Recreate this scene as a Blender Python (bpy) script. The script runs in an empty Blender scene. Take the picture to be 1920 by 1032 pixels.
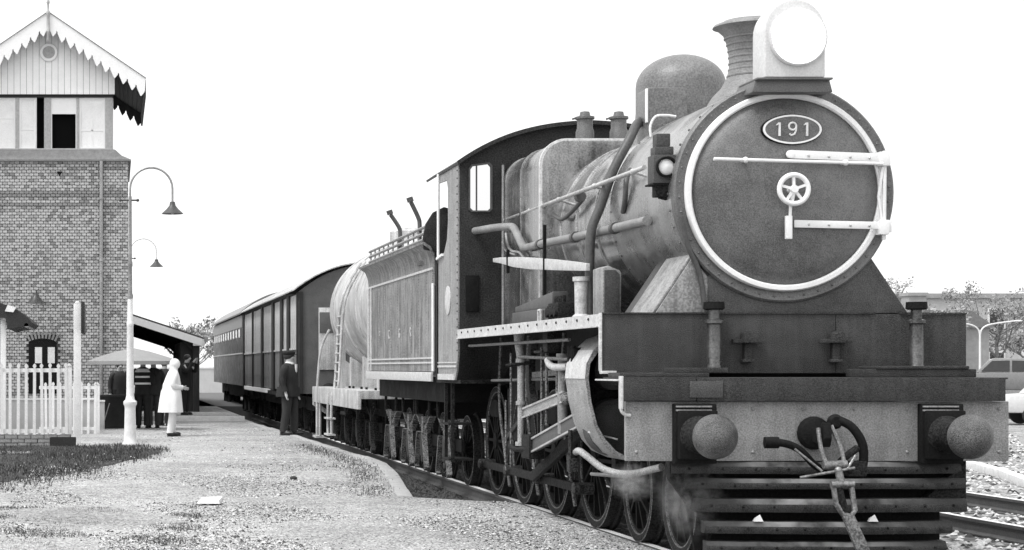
import bpy, bmesh, math, random
from math import radians, pi, sin, cos, sqrt
from mathutils import Vector, Matrix
from mathutils.geometry import tessellate_polygon
random.seed(191)
S = bpy.context.scene
COL = S.collection

# ---------------------------------------------------------------- camera
cam_d = bpy.data.cameras.new('camera')
cam = bpy.data.objects.new('camera', cam_d); COL.objects.link(cam)
EYE = 1.545
cam.location = (0, 0, EYE)
cam.rotation_euler = (radians(90), 0, 0)
cam_d.sensor_width = 36.0
cam_d.lens = 36.0 * 3452 / 1920          # cropped from a longer frame: lens shift keeps verticals upright
cam_d.shift_x = (960 - 215) / 1920
cam_d.shift_y = (690 - 516) / 1920
cam_d.clip_end = 3000
S.camera = cam

# ---------------------------------------------------------------- sky and sun
W = bpy.data.worlds.new('World'); S.world = W; W.use_nodes = True
nt = W.node_tree; nt.nodes.clear()
sky = nt.nodes.new('ShaderNodeTexSky'); sky.sky_type = 'NISHITA'; sky.sun_disc = False
SUN_EL, SUN_AZ = 60, 242
sky.sun_elevation = radians(SUN_EL); sky.sun_rotation = radians(SUN_AZ)
sky.dust_density = 8.0; sky.air_density = 1.0; sky.ozone_density = 1.0
bw = nt.nodes.new('ShaderNodeRGBToBW')
mixc = nt.nodes.new('ShaderNodeMix'); mixc.data_type = 'FLOAT'
mixc.inputs[0].default_value = 0.6       # cloud cover: an even grey veil over the clear sky
mixc.inputs[3].default_value = 12.0
bg = nt.nodes.new('ShaderNodeBackground'); bg.inputs[1].default_value = 0.115
wo = nt.nodes.new('ShaderNodeOutputWorld')
nt.links.new(sky.outputs[0], bw.inputs[0]); nt.links.new(bw.outputs[0], mixc.inputs[2])
nt.links.new(mixc.outputs[0], bg.inputs[0]); nt.links.new(bg.outputs[0], wo.inputs[0])
sun_d = bpy.data.lights.new('sun', 'SUN'); sun_d.energy = 1.5; sun_d.angle = radians(16); sun_d.color = (1, 1, 1)
sun = bpy.data.objects.new('sun', sun_d); COL.objects.link(sun)
az, el = radians(SUN_AZ), radians(SUN_EL)
sd = Vector((sin(az) * cos(el), cos(az) * cos(el), sin(el)))
sun.rotation_euler = sd.to_track_quat('Z', 'Y').to_euler()
sun.location = (-20, -10, 40)
S.view_settings.view_transform = 'Standard'
S.view_settings.look = 'None'
S.view_settings.exposure = 0.5
S.view_settings.gamma = 1.0
S.view_settings.use_curve_mapping = False
S.render.engine = 'CYCLES'
S.cycles.max_bounces = 6

# ---------------------------------------------------------------- materials
def M(name, v, rough=0.6, metal=0.0, var=0.25, scale=5.0, fine=60.0, bump=0.15, streak=0.0, spec=0.5, emit=0.0, grain=1.0):
    m = bpy.data.materials.new(name); m.use_nodes = True
    t = m.node_tree; p = t.nodes['Principled BSDF']
    p.inputs['Roughness'].default_value = rough; p.inputs['Metallic'].default_value = metal
    p.inputs['Specular IOR Level'].default_value = spec
    tc = t.nodes.new('ShaderNodeTexCoord')
    n1 = t.nodes.new('ShaderNodeTexNoise'); n1.inputs['Scale'].default_value = scale; n1.inputs['Detail'].default_value = 6
    n1.inputs['Roughness'].default_value = 0.65
    n2 = t.nodes.new('ShaderNodeTexNoise'); n2.inputs['Scale'].default_value = fine; n2.inputs['Detail'].default_value = 3
    src = tc.outputs['Object']
    t.links.new(src, n1.inputs['Vector']); t.links.new(src, n2.inputs['Vector'])
    a = t.nodes.new('ShaderNodeMath'); a.operation = 'ADD'
    gm_ = t.nodes.new('ShaderNodeMath'); gm_.operation = 'MULTIPLY_ADD'; gm_.inputs[1].default_value = grain; gm_.inputs[2].default_value = .5 - .5*grain
    t.links.new(n2.outputs[0], gm_.inputs[0]); t.links.new(n1.outputs[0], a.inputs[0]); t.links.new(gm_.outputs[0], a.inputs[1])
    last = a.outputs[0]; lo, hi = 0.72, 1.28
    if streak > 0:
        mp = t.nodes.new('ShaderNodeMapping'); mp.inputs['Scale'].default_value = (9, 9, 0.5)
        n3 = t.nodes.new('ShaderNodeTexNoise'); n3.inputs['Scale'].default_value = 1.6; n3.inputs['Detail'].default_value = 5
        t.links.new(src, mp.inputs[0]); t.links.new(mp.outputs[0], n3.inputs['Vector'])
        mu = t.nodes.new('ShaderNodeMath'); mu.operation = 'MULTIPLY_ADD'
        mu.inputs[1].default_value = 2 * streak; mu.inputs[2].default_value = -streak
        t.links.new(n3.outputs[0], mu.inputs[0])
        ad = t.nodes.new('ShaderNodeMath'); ad.operation = 'ADD'
        t.links.new(last, ad.inputs[0]); t.links.new(mu.outputs[0], ad.inputs[1]); last = ad.outputs[0]
    r = t.nodes.new('ShaderNodeMapRange')
    r.inputs[1].default_value = lo; r.inputs[2].default_value = hi
    r.inputs[3].default_value = max(v * (1 - var), 0.004); r.inputs[4].default_value = min(v * (1 + var), 0.92)
    t.links.new(last, r.inputs[0]); t.links.new(r.outputs[0], p.inputs['Base Color'])
    rr = t.nodes.new('ShaderNodeMapRange'); rr.inputs[1].default_value = 0.3; rr.inputs[2].default_value = 0.7
    rr.inputs[3].default_value = max(rough - 0.12, 0.05); rr.inputs[4].default_value = min(rough + 0.15, 1)
    t.links.new(n1.outputs[0], rr.inputs[0]); t.links.new(rr.outputs[0], p.inputs['Roughness'])
    if bump > 0:
        b = t.nodes.new('ShaderNodeBump'); b.inputs['Strength'].default_value = bump; b.inputs['Distance'].default_value = 0.02
        t.links.new(a.outputs[0], b.inputs['Height']); t.links.new(b.outputs[0], p.inputs['Normal'])
    if emit > 0:
        p.inputs['Emission Color'].default_value = (1, 1, 1, 1); p.inputs['Emission Strength'].default_value = emit
    return m

MT = dict(
    black=M('oily black iron', 0.009, 0.75, var=0.6, bump=0.2, spec=0.15),
    black2=M('sooty undergear', 0.016, 0.75, var=0.8, scale=9, bump=0.3, spec=0.2, grain=2.0),
    spring=M('worn spring steel', 0.035, 0.7, var=0.8, scale=9, bump=0.2, spec=0.2, grain=2.0),
    front=M('dark worn planking', 0.052, 0.65, var=0.5, scale=3.5, fine=130, bump=0.5, grain=1.7, spec=0.3, streak=0.3),
    plank=M('dark bumper plank', 0.042, 0.65, var=0.55, scale=4, fine=130, bump=0.5, streak=0.3, grain=1.7, spec=0.3),
    beam=M('grey painted beam', 0.245, 0.6, var=0.3, scale=3.5, fine=85, bump=0.2, grain=1.8, streak=0.25),
    smoke=M('smokebox graphite', 0.125, 0.45, var=0.4, scale=2.6, fine=100, bump=0.12, streak=0.12, grain=1.3, metal=0.2),
    door=M('smokebox door graphite', 0.125, 0.42, var=0.5, scale=2.4, fine=100, bump=0.12, streak=0.1, grain=1.2),
    saddle=M('saddle plate', 0.07, 0.6, var=0.45, scale=4, fine=120, bump=0.25, grain=1.6, spec=0.3),
    boiler=M('boiler cladding', 0.42, 0.18, var=0.45, scale=2.5, bump=0.03, streak=0.3, metal=0.8),
    firebox=M('firebox cladding', 0.26, 0.2, var=0.5, scale=3, bump=0.04, streak=0.35, metal=0.7),
    wrapper=M('smokebox wrapper', 0.33, 0.28, var=0.4, scale=3, fine=80, bump=0.05, streak=0.22, metal=0.65),
    dome=M('dome cladding', 0.15, 0.42, var=0.35, scale=3, bump=0.1, grain=1.6),
    chimney=M('chimney iron', 0.2, 0.5, var=0.3, scale=6, bump=0.2),  # tone lifted to stand in for lamp glare veiling the chimney
    lampbody=M('glare pale headlight housing', 0.6, 0.45, var=0.15, bump=0.05),  # pale colour stands in for the glare veiling the housing
    cabfront=M('dark cab sheet', 0.028, 0.6, var=0.5, scale=6, bump=0.15, spec=0.25, grain=2.0),
    cabside=M('grey cab side sheet', 0.24, 0.5, var=0.4, scale=5, bump=0.1, streak=0.5, grain=1.5),
    roof=M('cab roof paint', 0.07, 0.5, var=0.3, bump=0.1),
    tender=M('streaked tender sheet', 0.19, 0.45, var=0.6, scale=5, bump=0.08, streak=0.75, grain=1.3),
    edge=M('pale worn edging', 0.5, 0.5, var=0.3, scale=12, bump=0.1),
    framegrey=M('grimy pale frame paint', 0.42, 0.55, var=0.4, scale=5, bump=0.1, streak=0.6),
    white=M('white gloss paint', 0.8, 0.4, var=0.06, bump=0.03),
    white2=M('weathered white paint', 0.72, 0.55, var=0.15, scale=6, bump=0.06),
    steel=M('bright worn steel', 0.5, 0.35, 0.5, var=0.3, bump=0.08),
    hanger=M('worn hanger iron', 0.14, 0.5, 0.2, var=0.8, scale=9, bump=0.2, grain=2.0),
    column=M('polished column steel', 0.10, 0.3, 0.6, var=0.5, bump=0.1),
    wear=M('tread worn iron', 0.17, 0.5, 0.2, var=0.6, scale=10, bump=0.2, grain=1.8),
    coupl=M('greasy coupling iron', 0.22, 0.4, 0.5, var=0.6, scale=12, bump=0.15),
    rod=M('dull steel rod', 0.3, 0.42, 0.4, var=0.4, bump=0.1),
    jacket=M('cylinder jacket steel', 0.32, 0.45, 0.2, var=0.45, scale=6, fine=90, bump=0.15, grain=1.8),
    pipe=M('lagged pipe', 0.22, 0.5, var=0.35, bump=0.1),
    darkpipe=M('dark steam pipe', 0.07, 0.45, var=0.35, bump=0.1),
    buffer=M('buffer head iron', 0.085, 0.45, var=0.75, scale=7, fine=120, bump=0.5, grain=1.6),
    coal=M('coal', 0.03, 0.4, var=0.6, scale=10, bump=0.6),
    tank=M('pale tank paint', 0.44, 0.4, var=0.35, scale=3, bump=0.05, streak=0.7),
    vand=M('dark van frame', 0.028, 0.7, var=0.4, bump=0.1, spec=0.2),
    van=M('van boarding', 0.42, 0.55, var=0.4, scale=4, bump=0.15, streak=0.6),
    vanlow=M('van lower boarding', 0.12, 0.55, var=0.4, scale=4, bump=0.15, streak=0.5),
    vanend=M('van end sheet', 0.085, 0.6, var=0.3, bump=0.15),
    coach=M('coach dark paint', 0.028, 0.4, var=0.4, bump=0.1),
    coachup=M('coach upper panel', 0.26, 0.5, var=0.3, bump=0.1),
    mortar=M('brick mortar', 0.11, 0.85, var=0.25, scale=12, bump=0.3),
    brickA=M('pale brick', 0.46, 0.8, var=0.25, scale=16, bump=0.3),
    brickB=M('dull brick', 0.24, 0.85, var=0.3, scale=16, bump=0.3),
    brickC=M('middling brick', 0.35, 0.85, var=0.3, scale=16, bump=0.3),
    boardw=M('white gable boarding', 0.88, 0.6, var=0.08, scale=5, bump=0.05, streak=0.1),
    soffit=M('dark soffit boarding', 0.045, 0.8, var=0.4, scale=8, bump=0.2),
    slate=M('grey slate', 0.17, 0.7, var=0.35, scale=9, bump=0.3),
    timber=M('grey window timber', 0.38, 0.6, var=0.25, scale=14, bump=0.15),
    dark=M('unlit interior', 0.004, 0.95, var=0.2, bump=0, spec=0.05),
    glassw=M('sky bright pane', 0.78, 0.12, var=0.15, scale=2.2, bump=0),  # reflected sky put into the pane's pale base colour
    glassd=M('dark window glass', 0.02, 0.08, var=0.3, bump=0),
    curtain=M('white curtain', 0.7, 0.8, var=0.15, bump=0.1),
    canvas=M('pale canvas', 0.26, 0.8, var=0.15, bump=0.1),
    wood=M('dark tarred timber', 0.018, 0.7, var=0.5, bump=0.3),
    sleeper=M('weathered sleeper timber', 0.09, 0.8, var=0.5, bump=0.4),
    rail=M('rail steel', 0.10, 0.5, 0.3, var=0.4, scale=10, bump=0.1),
    railtop=M('polished rail head', 0.85, 0.4, 0.0, var=0.08, bump=0.0),  # near white colour stands in for sky sheen on the steel
    kerb=M('kerb concrete', 0.36, 0.8, var=0.3, scale=6, bump=0.3),
    kerbw=M('whitewashed kerb', 0.72, 0.75, var=0.2, scale=6, bump=0.2),
    stoneA=M('pale gravel stone', 0.55, 0.8, var=0.4, scale=3, bump=0.1),
    stoneB=M('dark gravel stone', 0.035, 0.85, var=0.6, scale=3, bump=0.1),
    stoneC=M('train shade ballast stone', 0.035, 0.7, var=0.7, scale=3, bump=0.1),  # same under-train shade put into the loose stones
    grassA=M('grass blade', 0.035, 0.7, var=0.5, scale=2, bump=0),
    grassB=M('dry grass blade', 0.13, 0.7, var=0.5, scale=2, bump=0),
    leafA=M('leaf', 0.17, 0.7, var=0.6, scale=0.6, bump=0),  # distance haze put into the foliage and bark tones
    leafB=M('pale leaf', 0.27, 0.7, var=0.5, scale=0.6, bump=0),
    bark=M('bark', 0.22, 0.85, var=0.4, bump=0.4),
    skin=M('skin', 0.42, 0.6, var=0.08, bump=0.02),
    cloth_white=M('white coat cloth', 0.74, 0.85, var=0.08, scale=6, bump=0.15),
    cloth_dark=M('dark cloth', 0.011, 0.85, var=0.3, bump=0.1),
    cloth_coat=M('dark grey coat cloth', 0.016, 0.85, var=0.35, bump=0.15),
    cloth_grey=M('grey trouser cloth', 0.028, 0.85, var=0.25, bump=0.1),
    hair=M('dark hair', 0.02, 0.6, var=0.4, bump=0.2),
    leather=M('black leather', 0.015, 0.4, var=0.3, bump=0.05),
    reflect=M('pale reflective band', 0.8, 0.4, var=0.06, bump=0.02),
    paper=M('white paper', 0.82, 0.8, var=0.05, bump=0.02),
    lens=M('lit headlight lens', 0.9, 0.3, var=0.0, bump=0, emit=9.0),
    lens2=M('white lamp glass', 0.85, 0.15, var=0.03, bump=0),
    carw=M('pale car paint', 0.62, 0.25, var=0.05, bump=0),
    carg=M('grey car paint', 0.2, 0.25, var=0.05, bump=0),
    tyre=M('tyre rubber', 0.03, 0.8, var=0.2, bump=0.1),
    render=M('pale rendered wall', 0.46, 0.8, var=0.12, scale=2, bump=0.1),
    render2=M('weathered rendered wall', 0.3, 0.8, var=0.25, scale=2, bump=0.1),
    lampgrey=M('pale lamp post paint', 0.68, 0.5, var=0.1, bump=0.05),
    shade=M('dark enamel lamp shade', 0.045, 0.4, var=0.3, bump=0.05),
    asphalt=M('asphalt', 0.09, 0.85, var=0.25, scale=8, bump=0.3),
)

def pale_tread():
    # dark iron, paler in noisy patches towards the middle of each slat
    m = M('pale middle slat edge', 0.02, 0.6, var=0.6, bump=0.2); t = m.node_tree; p = t.nodes['Principled BSDF']
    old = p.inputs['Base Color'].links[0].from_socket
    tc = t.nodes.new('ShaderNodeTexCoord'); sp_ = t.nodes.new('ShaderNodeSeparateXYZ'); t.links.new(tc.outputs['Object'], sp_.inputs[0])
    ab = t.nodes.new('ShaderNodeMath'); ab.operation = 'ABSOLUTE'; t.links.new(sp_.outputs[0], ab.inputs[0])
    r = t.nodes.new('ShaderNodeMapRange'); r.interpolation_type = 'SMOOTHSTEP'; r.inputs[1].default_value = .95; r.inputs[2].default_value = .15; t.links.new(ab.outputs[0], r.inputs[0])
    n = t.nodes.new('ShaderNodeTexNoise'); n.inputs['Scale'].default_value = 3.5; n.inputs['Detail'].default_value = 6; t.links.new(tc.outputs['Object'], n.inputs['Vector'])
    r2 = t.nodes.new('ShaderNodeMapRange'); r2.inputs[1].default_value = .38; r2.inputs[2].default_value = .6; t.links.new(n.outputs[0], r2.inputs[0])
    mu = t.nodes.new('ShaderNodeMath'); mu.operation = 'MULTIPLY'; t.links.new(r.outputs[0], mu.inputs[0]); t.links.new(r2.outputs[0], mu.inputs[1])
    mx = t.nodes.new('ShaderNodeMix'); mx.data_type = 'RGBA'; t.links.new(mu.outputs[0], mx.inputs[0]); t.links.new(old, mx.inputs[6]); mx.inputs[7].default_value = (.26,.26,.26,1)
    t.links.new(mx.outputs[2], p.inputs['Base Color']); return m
MT['tread'] = pale_tread()
def ground_mat(name, lo, hi, dark, patch, s=1.0, dthr=0.60):
    m = bpy.data.materials.new(name); m.use_nodes = True
    t = m.node_tree; p = t.nodes['Principled BSDF']; p.inputs['Roughness'].default_value = 0.9
    tc = t.nodes.new('ShaderNodeTexCoord')
    def noise(sc, det, rg=0.6):
        n = t.nodes.new('ShaderNodeTexNoise'); n.inputs['Scale'].default_value = sc; n.inputs['Detail'].default_value = det
        n.inputs['Roughness'].default_value = rg; t.links.new(tc.outputs['Object'], n.inputs['Vector']); return n.outputs[0]
    def mr(x, a, b, c, d):
        r = t.nodes.new('ShaderNodeMapRange'); r.inputs[1].default_value = a; r.inputs[2].default_value = b
        r.inputs[3].default_value = c; r.inputs[4].default_value = d; t.links.new(x, r.inputs[0]); return r.outputs[0]
    def op(o, x, y):
        q = t.nodes.new('ShaderNodeMath'); q.operation = o
        t.links.new(x, q.inputs[0])
        if hasattr(y, 'links'): t.links.new(y, q.inputs[1])
        else: q.inputs[1].default_value = y
        return q.outputs[0]
    vor = t.nodes.new('ShaderNodeTexVoronoi'); vor.inputs['Scale'].default_value = 30 * s
    t.links.new(tc.outputs['Object'], vor.inputs['Vector'])
    sep = t.nodes.new('ShaderNodeSeparateColor'); t.links.new(vor.outputs['Color'], sep.inputs[0])
    base = mr(sep.outputs[0], 0, 1, lo, hi)
    big = mr(noise(0.45, 5), 0.35, 0.68, patch, 1.12)
    mid = mr(noise(5 * s, 4, 0.7), 0.35, 0.7, 0.75, 1.2)
    spk = mr(noise(26 * s, 3, 0.7), dthr - 0.06, dthr + 0.03, 1.0, dark)
    c = op('MULTIPLY', op('MULTIPLY', base, big), op('MULTIPLY', mid, spk))
    t.links.new(c, p.inputs['Base Color'])
    b = t.nodes.new('ShaderNodeBump'); b.inputs['Strength'].default_value = 0.9; b.inputs['Distance'].default_value = 0.025
    h = op('ADD', op('MULTIPLY', vor.outputs['Distance'], -1.0), noise(14 * s, 4))
    t.links.new(h, b.inputs['Height']); t.links.new(b.outputs[0], p.inputs['Normal'])
    return m
MT['gravel'] = ground_mat('platform gravel', 0.34, 0.66, 0.15, 0.7, 1.3, 0.585)
MT['yard'] = ground_mat('yard ballast', 0.2, 0.55, 0.25, 0.65, 0.6, 0.57)
MT['inky'] = ground_mat('train shade ballast', 0.008, 0.03, 0.4, 0.6, 0.7)  # shade under the train put into the ballast colour
MT['earth'] = ground_mat('dark trodden earth', 0.018, 0.07, 0.4, 0.6, 0.8)

# ---------------------------------------------------------------- geometry helpers
class B:
    def __init__(s, off=(0, 0, 0)):
        s.v = []; s.f = []; s.m = []; s.off = Vector(off); s.cm = 0
    def add(s, vs, fs):
        n = len(s.v); s.v += [Vector(q) - s.off for q in vs]
        s.f += [tuple(i + n for i in f) for f in fs]; s.m += [s.cm] * len(fs)
        return s
    def box(s, x0, x1, y0, y1, z0, z1):
        return s.add([(x0,y0,z0),(x1,y0,z0),(x1,y1,z0),(x0,y1,z0),(x0,y0,z1),(x1,y0,z1),(x1,y1,z1),(x0,y1,z1)],
                     [(0,3,2,1),(4,5,6,7),(0,1,5,4),(1,2,6,5),(2,3,7,6),(3,0,4,7)])
    def bar(s, p0, p1, w, h, up=(0, 0, 1), w1=None, h1=None):
        p0 = Vector(p0); p1 = Vector(p1); d = (p1 - p0).normalized(); up = Vector(up)
        r = d.cross(up)
        if r.length < 1e-4: r = d.cross(Vector((1, 0, 0)))
        r.normalize(); u = r.cross(d).normalized()
        w1 = w if w1 is None else w1; h1 = h if h1 is None else h1
        vs = []
        for p, a, b in ((p0, w, h), (p1, w1, h1)):
            for i, j in ((-1,-1),(1,-1),(1,1),(-1,1)): vs.append(p + r*i*a/2 + u*j*b/2)
        return s.add(vs, [(0,1,2,3),(7,6,5,4),(0,4,5,1),(1,5,6,2),(2,6,7,3),(3,7,4,0)])
    def tube(s, pts, r, n=10, closed=False):
        pts = [Vector(p) for p in pts]; rs = r if isinstance(r, (list, tuple)) else [r] * len(pts)
        N = len(pts); vs = []; ref = None
        for i, p in enumerate(pts):
            if closed: d = pts[(i+1) % N] - pts[i-1]
            else: d = pts[min(i+1, N-1)] - pts[max(i-1, 0)]
            d.normalize()
            if ref is None:
                ref = Vector((0,0,1)) if abs(d.z) < 0.9 else Vector((1,0,0))
            a = (ref - d * ref.dot(d)).normalized(); b = d.cross(a); ref = a
            for k in range(n):
                t = 2*pi*k/n; vs.append(p + (a*cos(t) + b*sin(t)) * rs[i])
        fs = []
        for i in range(N if closed else N-1):
            j = (i+1) % N
            for k in range(n): fs.append((i*n+k, i*n+(k+1)%n, j*n+(k+1)%n, j*n+k))
        if not closed: fs += [tuple(range(n-1,-1,-1)), tuple((N-1)*n+k for k in range(n))]
        return s.add(vs, fs)
    def lathe(s, prof, o=(0,0,0), axis='z', n=32, a0=0, a1=2*pi, caps=True):
        o = Vector(o); vs = []; full = abs(a1 - a0 - 2*pi) < 1e-6
        m = n if full else n + 1
        for r, h in prof:
            for k in range(m):
                t = a0 + (a1-a0)*k/n; c, q = r*cos(t), r*sin(t)
                vs.append(o + Vector({'z': (c, q, h), 'y': (c, h, q), 'x': (h, c, q)}[axis]))
        fs = []
        for i in range(len(prof)-1):
            for k in range(n):
                k2 = (k+1) % m; fs.append((i*m+k, i*m+k2, (i+1)*m+k2, (i+1)*m+k))
        if full and caps and prof[0] != prof[-1]:
            if prof[0][0] > 1e-6: fs.append(tuple(range(m-1,-1,-1)))
            if prof[-1][0] > 1e-6: fs.append(tuple((len(prof)-1)*m+k for k in range(m)))
        return s.add(vs, fs)
    def prism(s, poly, axis, a0, a1, holes=()):
        def P(q, a): return {'y': (q[0], a, q[1]), 'x': (a, q[0], q[1]), 'z': (q[0], q[1], a)}[axis]
        loops = [list(poly)] + [list(h) for h in holes]
        if not holes:
            n = len(poly)
            return s.add([P(q, a0) for q in poly] + [P(q, a1) for q in poly],
                         [tuple(range(n)), tuple(range(2*n-1, n-1, -1))] + [(i, (i+1)%n, (i+1)%n+n, i+n) for i in range(n)])
        flat = [q for l in loops for q in l]; n = len(flat)
        tri = tessellate_polygon([[Vector((q[0], q[1], 0)) for q in l] for l in loops])
        fs = [tuple(t) for t in tri] + [tuple(i+n for i in reversed(t)) for t in tri]
        st = 0
        for l in loops:
            k = len(l); fs += [(st+i, st+(i+1)%k, st+(i+1)%k+n, st+i+n) for i in range(k)]; st += k
        return s.add([P(q, a0) for q in flat] + [P(q, a1) for q in flat], fs)
    def ball(s, c, rx, ry=None, rz=None, n=16, m=10):
        ry = rx if ry is None else ry; rz = rx if rz is None else rz; c = Vector(c)
        vs = [c + Vector((0, 0, -rz))]
        for i in range(1, m):
            p = -pi/2 + pi*i/m
            for k in range(n): vs.append(c + Vector((rx*cos(p)*cos(2*pi*k/n), ry*cos(p)*sin(2*pi*k/n), rz*sin(p))))
        vs.append(c + Vector((0, 0, rz))); e = len(vs)-1; fs = []
        for k in range(n): fs.append((0, 1+(k+1)%n, 1+k)); fs.append((e, e-n+k, e-n+(k+1)%n))
        for i in range(m-2):
            for k in range(n): a = 1+i*n; fs.append((a+k, a+(k+1)%n, a+n+(k+1)%n, a+n+k))
        return s.add(vs, fs)
    def loft(s, rings):
        n = len(rings[0]); vs = [q for r in rings for q in r]; fs = []
        for i in range(len(rings)-1):
            for k in range(n): fs.append((i*n+k, i*n+(k+1)%n, (i+1)*n+(k+1)%n, (i+1)*n+k))
        fs += [tuple(range(n-1,-1,-1)), tuple((len(rings)-1)*n+k for k in range(n))]
        return s.add(vs, fs)
    def build(s, name, mat, parent=None, bevel=0.0, kind=None, ang=38, flat=False, loc=None):
        me = bpy.data.meshes.new(name)
        bm = bmesh.new(); vv = [bm.verts.new(q) for q in s.v]
        for f, mi in zip(s.f, s.m):
            try:
                fc = bm.faces.new([vv[i] for i in f]); fc.material_index = mi
            except ValueError: pass
        bmesh.ops.recalc_face_normals(bm, faces=bm.faces)
        if bevel > 0:
            es = [e for e in bm.edges if len(e.link_faces) == 2 and e.calc_face_angle(0) > 0.6]
            bmesh.ops.bevel(bm, geom=es, offset=bevel, segments=2, affect='EDGES', profile=0.6, clamp_overlap=True)
        bm.to_mesh(me); bm.free()
        for mm in (mat if isinstance(mat, (list, tuple)) else [mat]): me.materials.append(MT[mm] if isinstance(mm, str) else mm)
        if not flat:
            me.shade_smooth(); me.set_sharp_from_angle(angle=radians(ang))
        o = bpy.data.objects.new(name, me); COL.objects.link(o)
        if parent is not None: o.parent = parent
        if kind: o['kind'] = kind
        if loc is not None: o.location = loc
        return o

def tag(o, label, cat, group=None):
    o['label'] = label; o['category'] = cat
    if group: o['group'] = group
    return o
def thing(name, label, cat, loc=(0, 0, 0), rz=0.0, group=None):
    o = bpy.data.objects.new(name, None); COL.objects.link(o); o.location = loc; o.rotation_euler = (0, 0, rz)
    o.empty_display_size = 0.3
    return tag(o, label, cat, group)
def kids(o): return [c for c in bpy.data.objects if c.parent == o]
def copy_tree(o, parent=None, childmap=None):
    if childmap is None:
        childmap = {}
        for q in bpy.data.objects:
            if q.parent: childmap.setdefault(q.parent, []).append(q)
    c = o.copy(); COL.objects.link(c); c.parent = parent
    for ch in childmap.get(o, []): copy_tree(ch, c, childmap)
    return c
def mesh_text(txt, size, depth, mat, name, parent, loc, rot=(radians(90), 0, 0), sx=1.0):
    cu = bpy.data.curves.new(name, 'FONT'); cu.body = txt; cu.size = size; cu.extrude = depth
    cu.align_x = 'CENTER'; cu.align_y = 'CENTER'; cu.resolution_u = 4
    tmp = bpy.data.objects.new('tmp', cu); COL.objects.link(tmp)
    dg = bpy.context.evaluated_depsgraph_get()
    me = bpy.data.meshes.new_from_object(tmp.evaluated_get(dg)); bpy.data.objects.remove(tmp)
    me.materials.clear(); me.materials.append(MT[mat])
    o = bpy.data.objects.new(name, me); COL.objects.link(o); o.parent = parent; o.location = loc; o.rotation_euler = rot; o.scale = (sx, 1, 1)
    return o
def arc(cx, cz, r, a0, a1, n):
    return [(cx + r*cos(radians(a0+(a1-a0)*i/n)), cz + r*sin(radians(a0+(a1-a0)*i/n))) for i in range(n+1)]
def lerp(a, b, t): return a + (b-a)*t
def interp(tab, x):
    if x <= tab[0][0]: return tab[0][1]
    for (a, va), (b, vb) in zip(tab, tab[1:]):
        if x <= b: return lerp(va, vb, (x-a)/(b-a))
    return tab[-1][1]
def spline(pts, n=6):
    P = [Vector(p) for p in pts]; out = []
    for i in range(len(P)-1):
        p0 = P[max(i-1,0)]; p1 = P[i]; p2 = P[i+1]; p3 = P[min(i+2, len(P)-1)]
        for k in range(n):
            t = k/n
            out.append(0.5*((2*p1) + (p2-p0)*t + (2*p0-5*p1+4*p2-p3)*t*t + (3*p1-p0-3*p2+p3)*t**3))
    return out + [P[-1]]

XC = 5.545          # centre line of the near track
PLAT = 0.12         # platform height over the rail heads

# ================================================================ SETTING
KERB = [(21.9, 3.52), (23.5, 3.68), (25.5, 3.9), (27.5, 4.04), (29, 4.05), (32.8, 3.92), (38.4, 3.84), (46.8, 3.62), (60, 3.5), (90, 3.45)]
def plat_z(y): return interp([(0, -0.005), (21.5, 0.0), (24, 0.05), (28, PLAT), (400, PLAT)], y)
g = B(); g.add([(-600,-60,-0.35),(900,-60,-0.35),(900,1500,-0.35),(-600,1500,-0.35)], [(0,1,2,3)])
g.build('ground', 'yard', kind='structure')
# platform: gravel surface that ramps up from rail level
b = B(); ys = [-8, 4, 10, 13, 15, 16, 17, 18, 19, 20, 21, 21.9] + [22.5+0.5*i for i in range(14)] + [30, 32, 34, 36, 38, 40, 43, 46, 50, 55, 60, 70, 80, 90]
xs_n = 40; vs = []; 
for y in ys:
    xr = 4.60 if y < 21.4 else interp(KERB, y)
    for i in range(xs_n+1):
        x = -16 + (xr+16) * (i/xs_n)**0.6
        z = plat_z(y) + 0.018*sin(x*1.7+y*0.6)*sin(y*0.9-x*0.5) if i < xs_n-2 else plat_z(y)
        vs.append((x, y, z))
n = xs_n+1; fs = [(r*n+i, r*n+i+1, (r+1)*n+i+1, (r+1)*n+i) for r in range(len(ys)-1) for i in range(xs_n)]
b.add(vs, fs)
platform = b.build('platform', 'gravel', kind='structure')
# kerb stones along the platform edge
def kerb_stone(y0, y1):
    x0, x1 = interp(KERB, y0), interp(KERB, y1); z0, z1 = plat_z(y0)+0.012+random.uniform(-.012,.006), plat_z(y1)+0.012+random.uniform(-.012,.006); q = B()
    w = 0.15 + random.uniform(-.015,.02)
    vs = []
    for (x, y, z) in ((x0, y0+0.008, z0), (x1, y1-0.008, z1)):
        vs += [(x-w, y, z), (x+0.03, y, z-0.006), (x+0.03, y, -0.42), (x-w, y, -0.42)]
    q.add(vs, [(0,1,2,3),(7,6,5,4),(0,4,5,1),(1,5,6,2),(2,6,7,3),(3,7,4,0)])
    q.build('kerb_stone', 'kerb', platform, bevel=0.012)
y = 21.9
while y < 58:
    y2 = min(y + random.uniform(0.85, 1.1), 60) ; kerb_stone(y, y2); y = y2
# raised step of the platform further along
b = B(); b.box(-9, 3.42, 49.2, 90, 0.0, 0.25); step_o = b.build('platform_step', 'gravel', kind='structure')
b = B(); b.box(1.5, 3.46, 48.98, 49.2, 0.0, 0.256); b.build('step_edge', 'kerbw', step_o, bevel=0.01)
# ballast beds
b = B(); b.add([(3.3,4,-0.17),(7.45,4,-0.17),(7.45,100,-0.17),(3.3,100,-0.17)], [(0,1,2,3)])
b.build('track_bed', 'inky', kind='structure')
b = B(); b.add([(7.45,4,-0.174),(40,4,-0.174),(40,75,-0.174),(7.45,75,-0.174)], [(0,1,2,3)])
b.build('yard_ground', 'yard', kind='structure')

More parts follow.
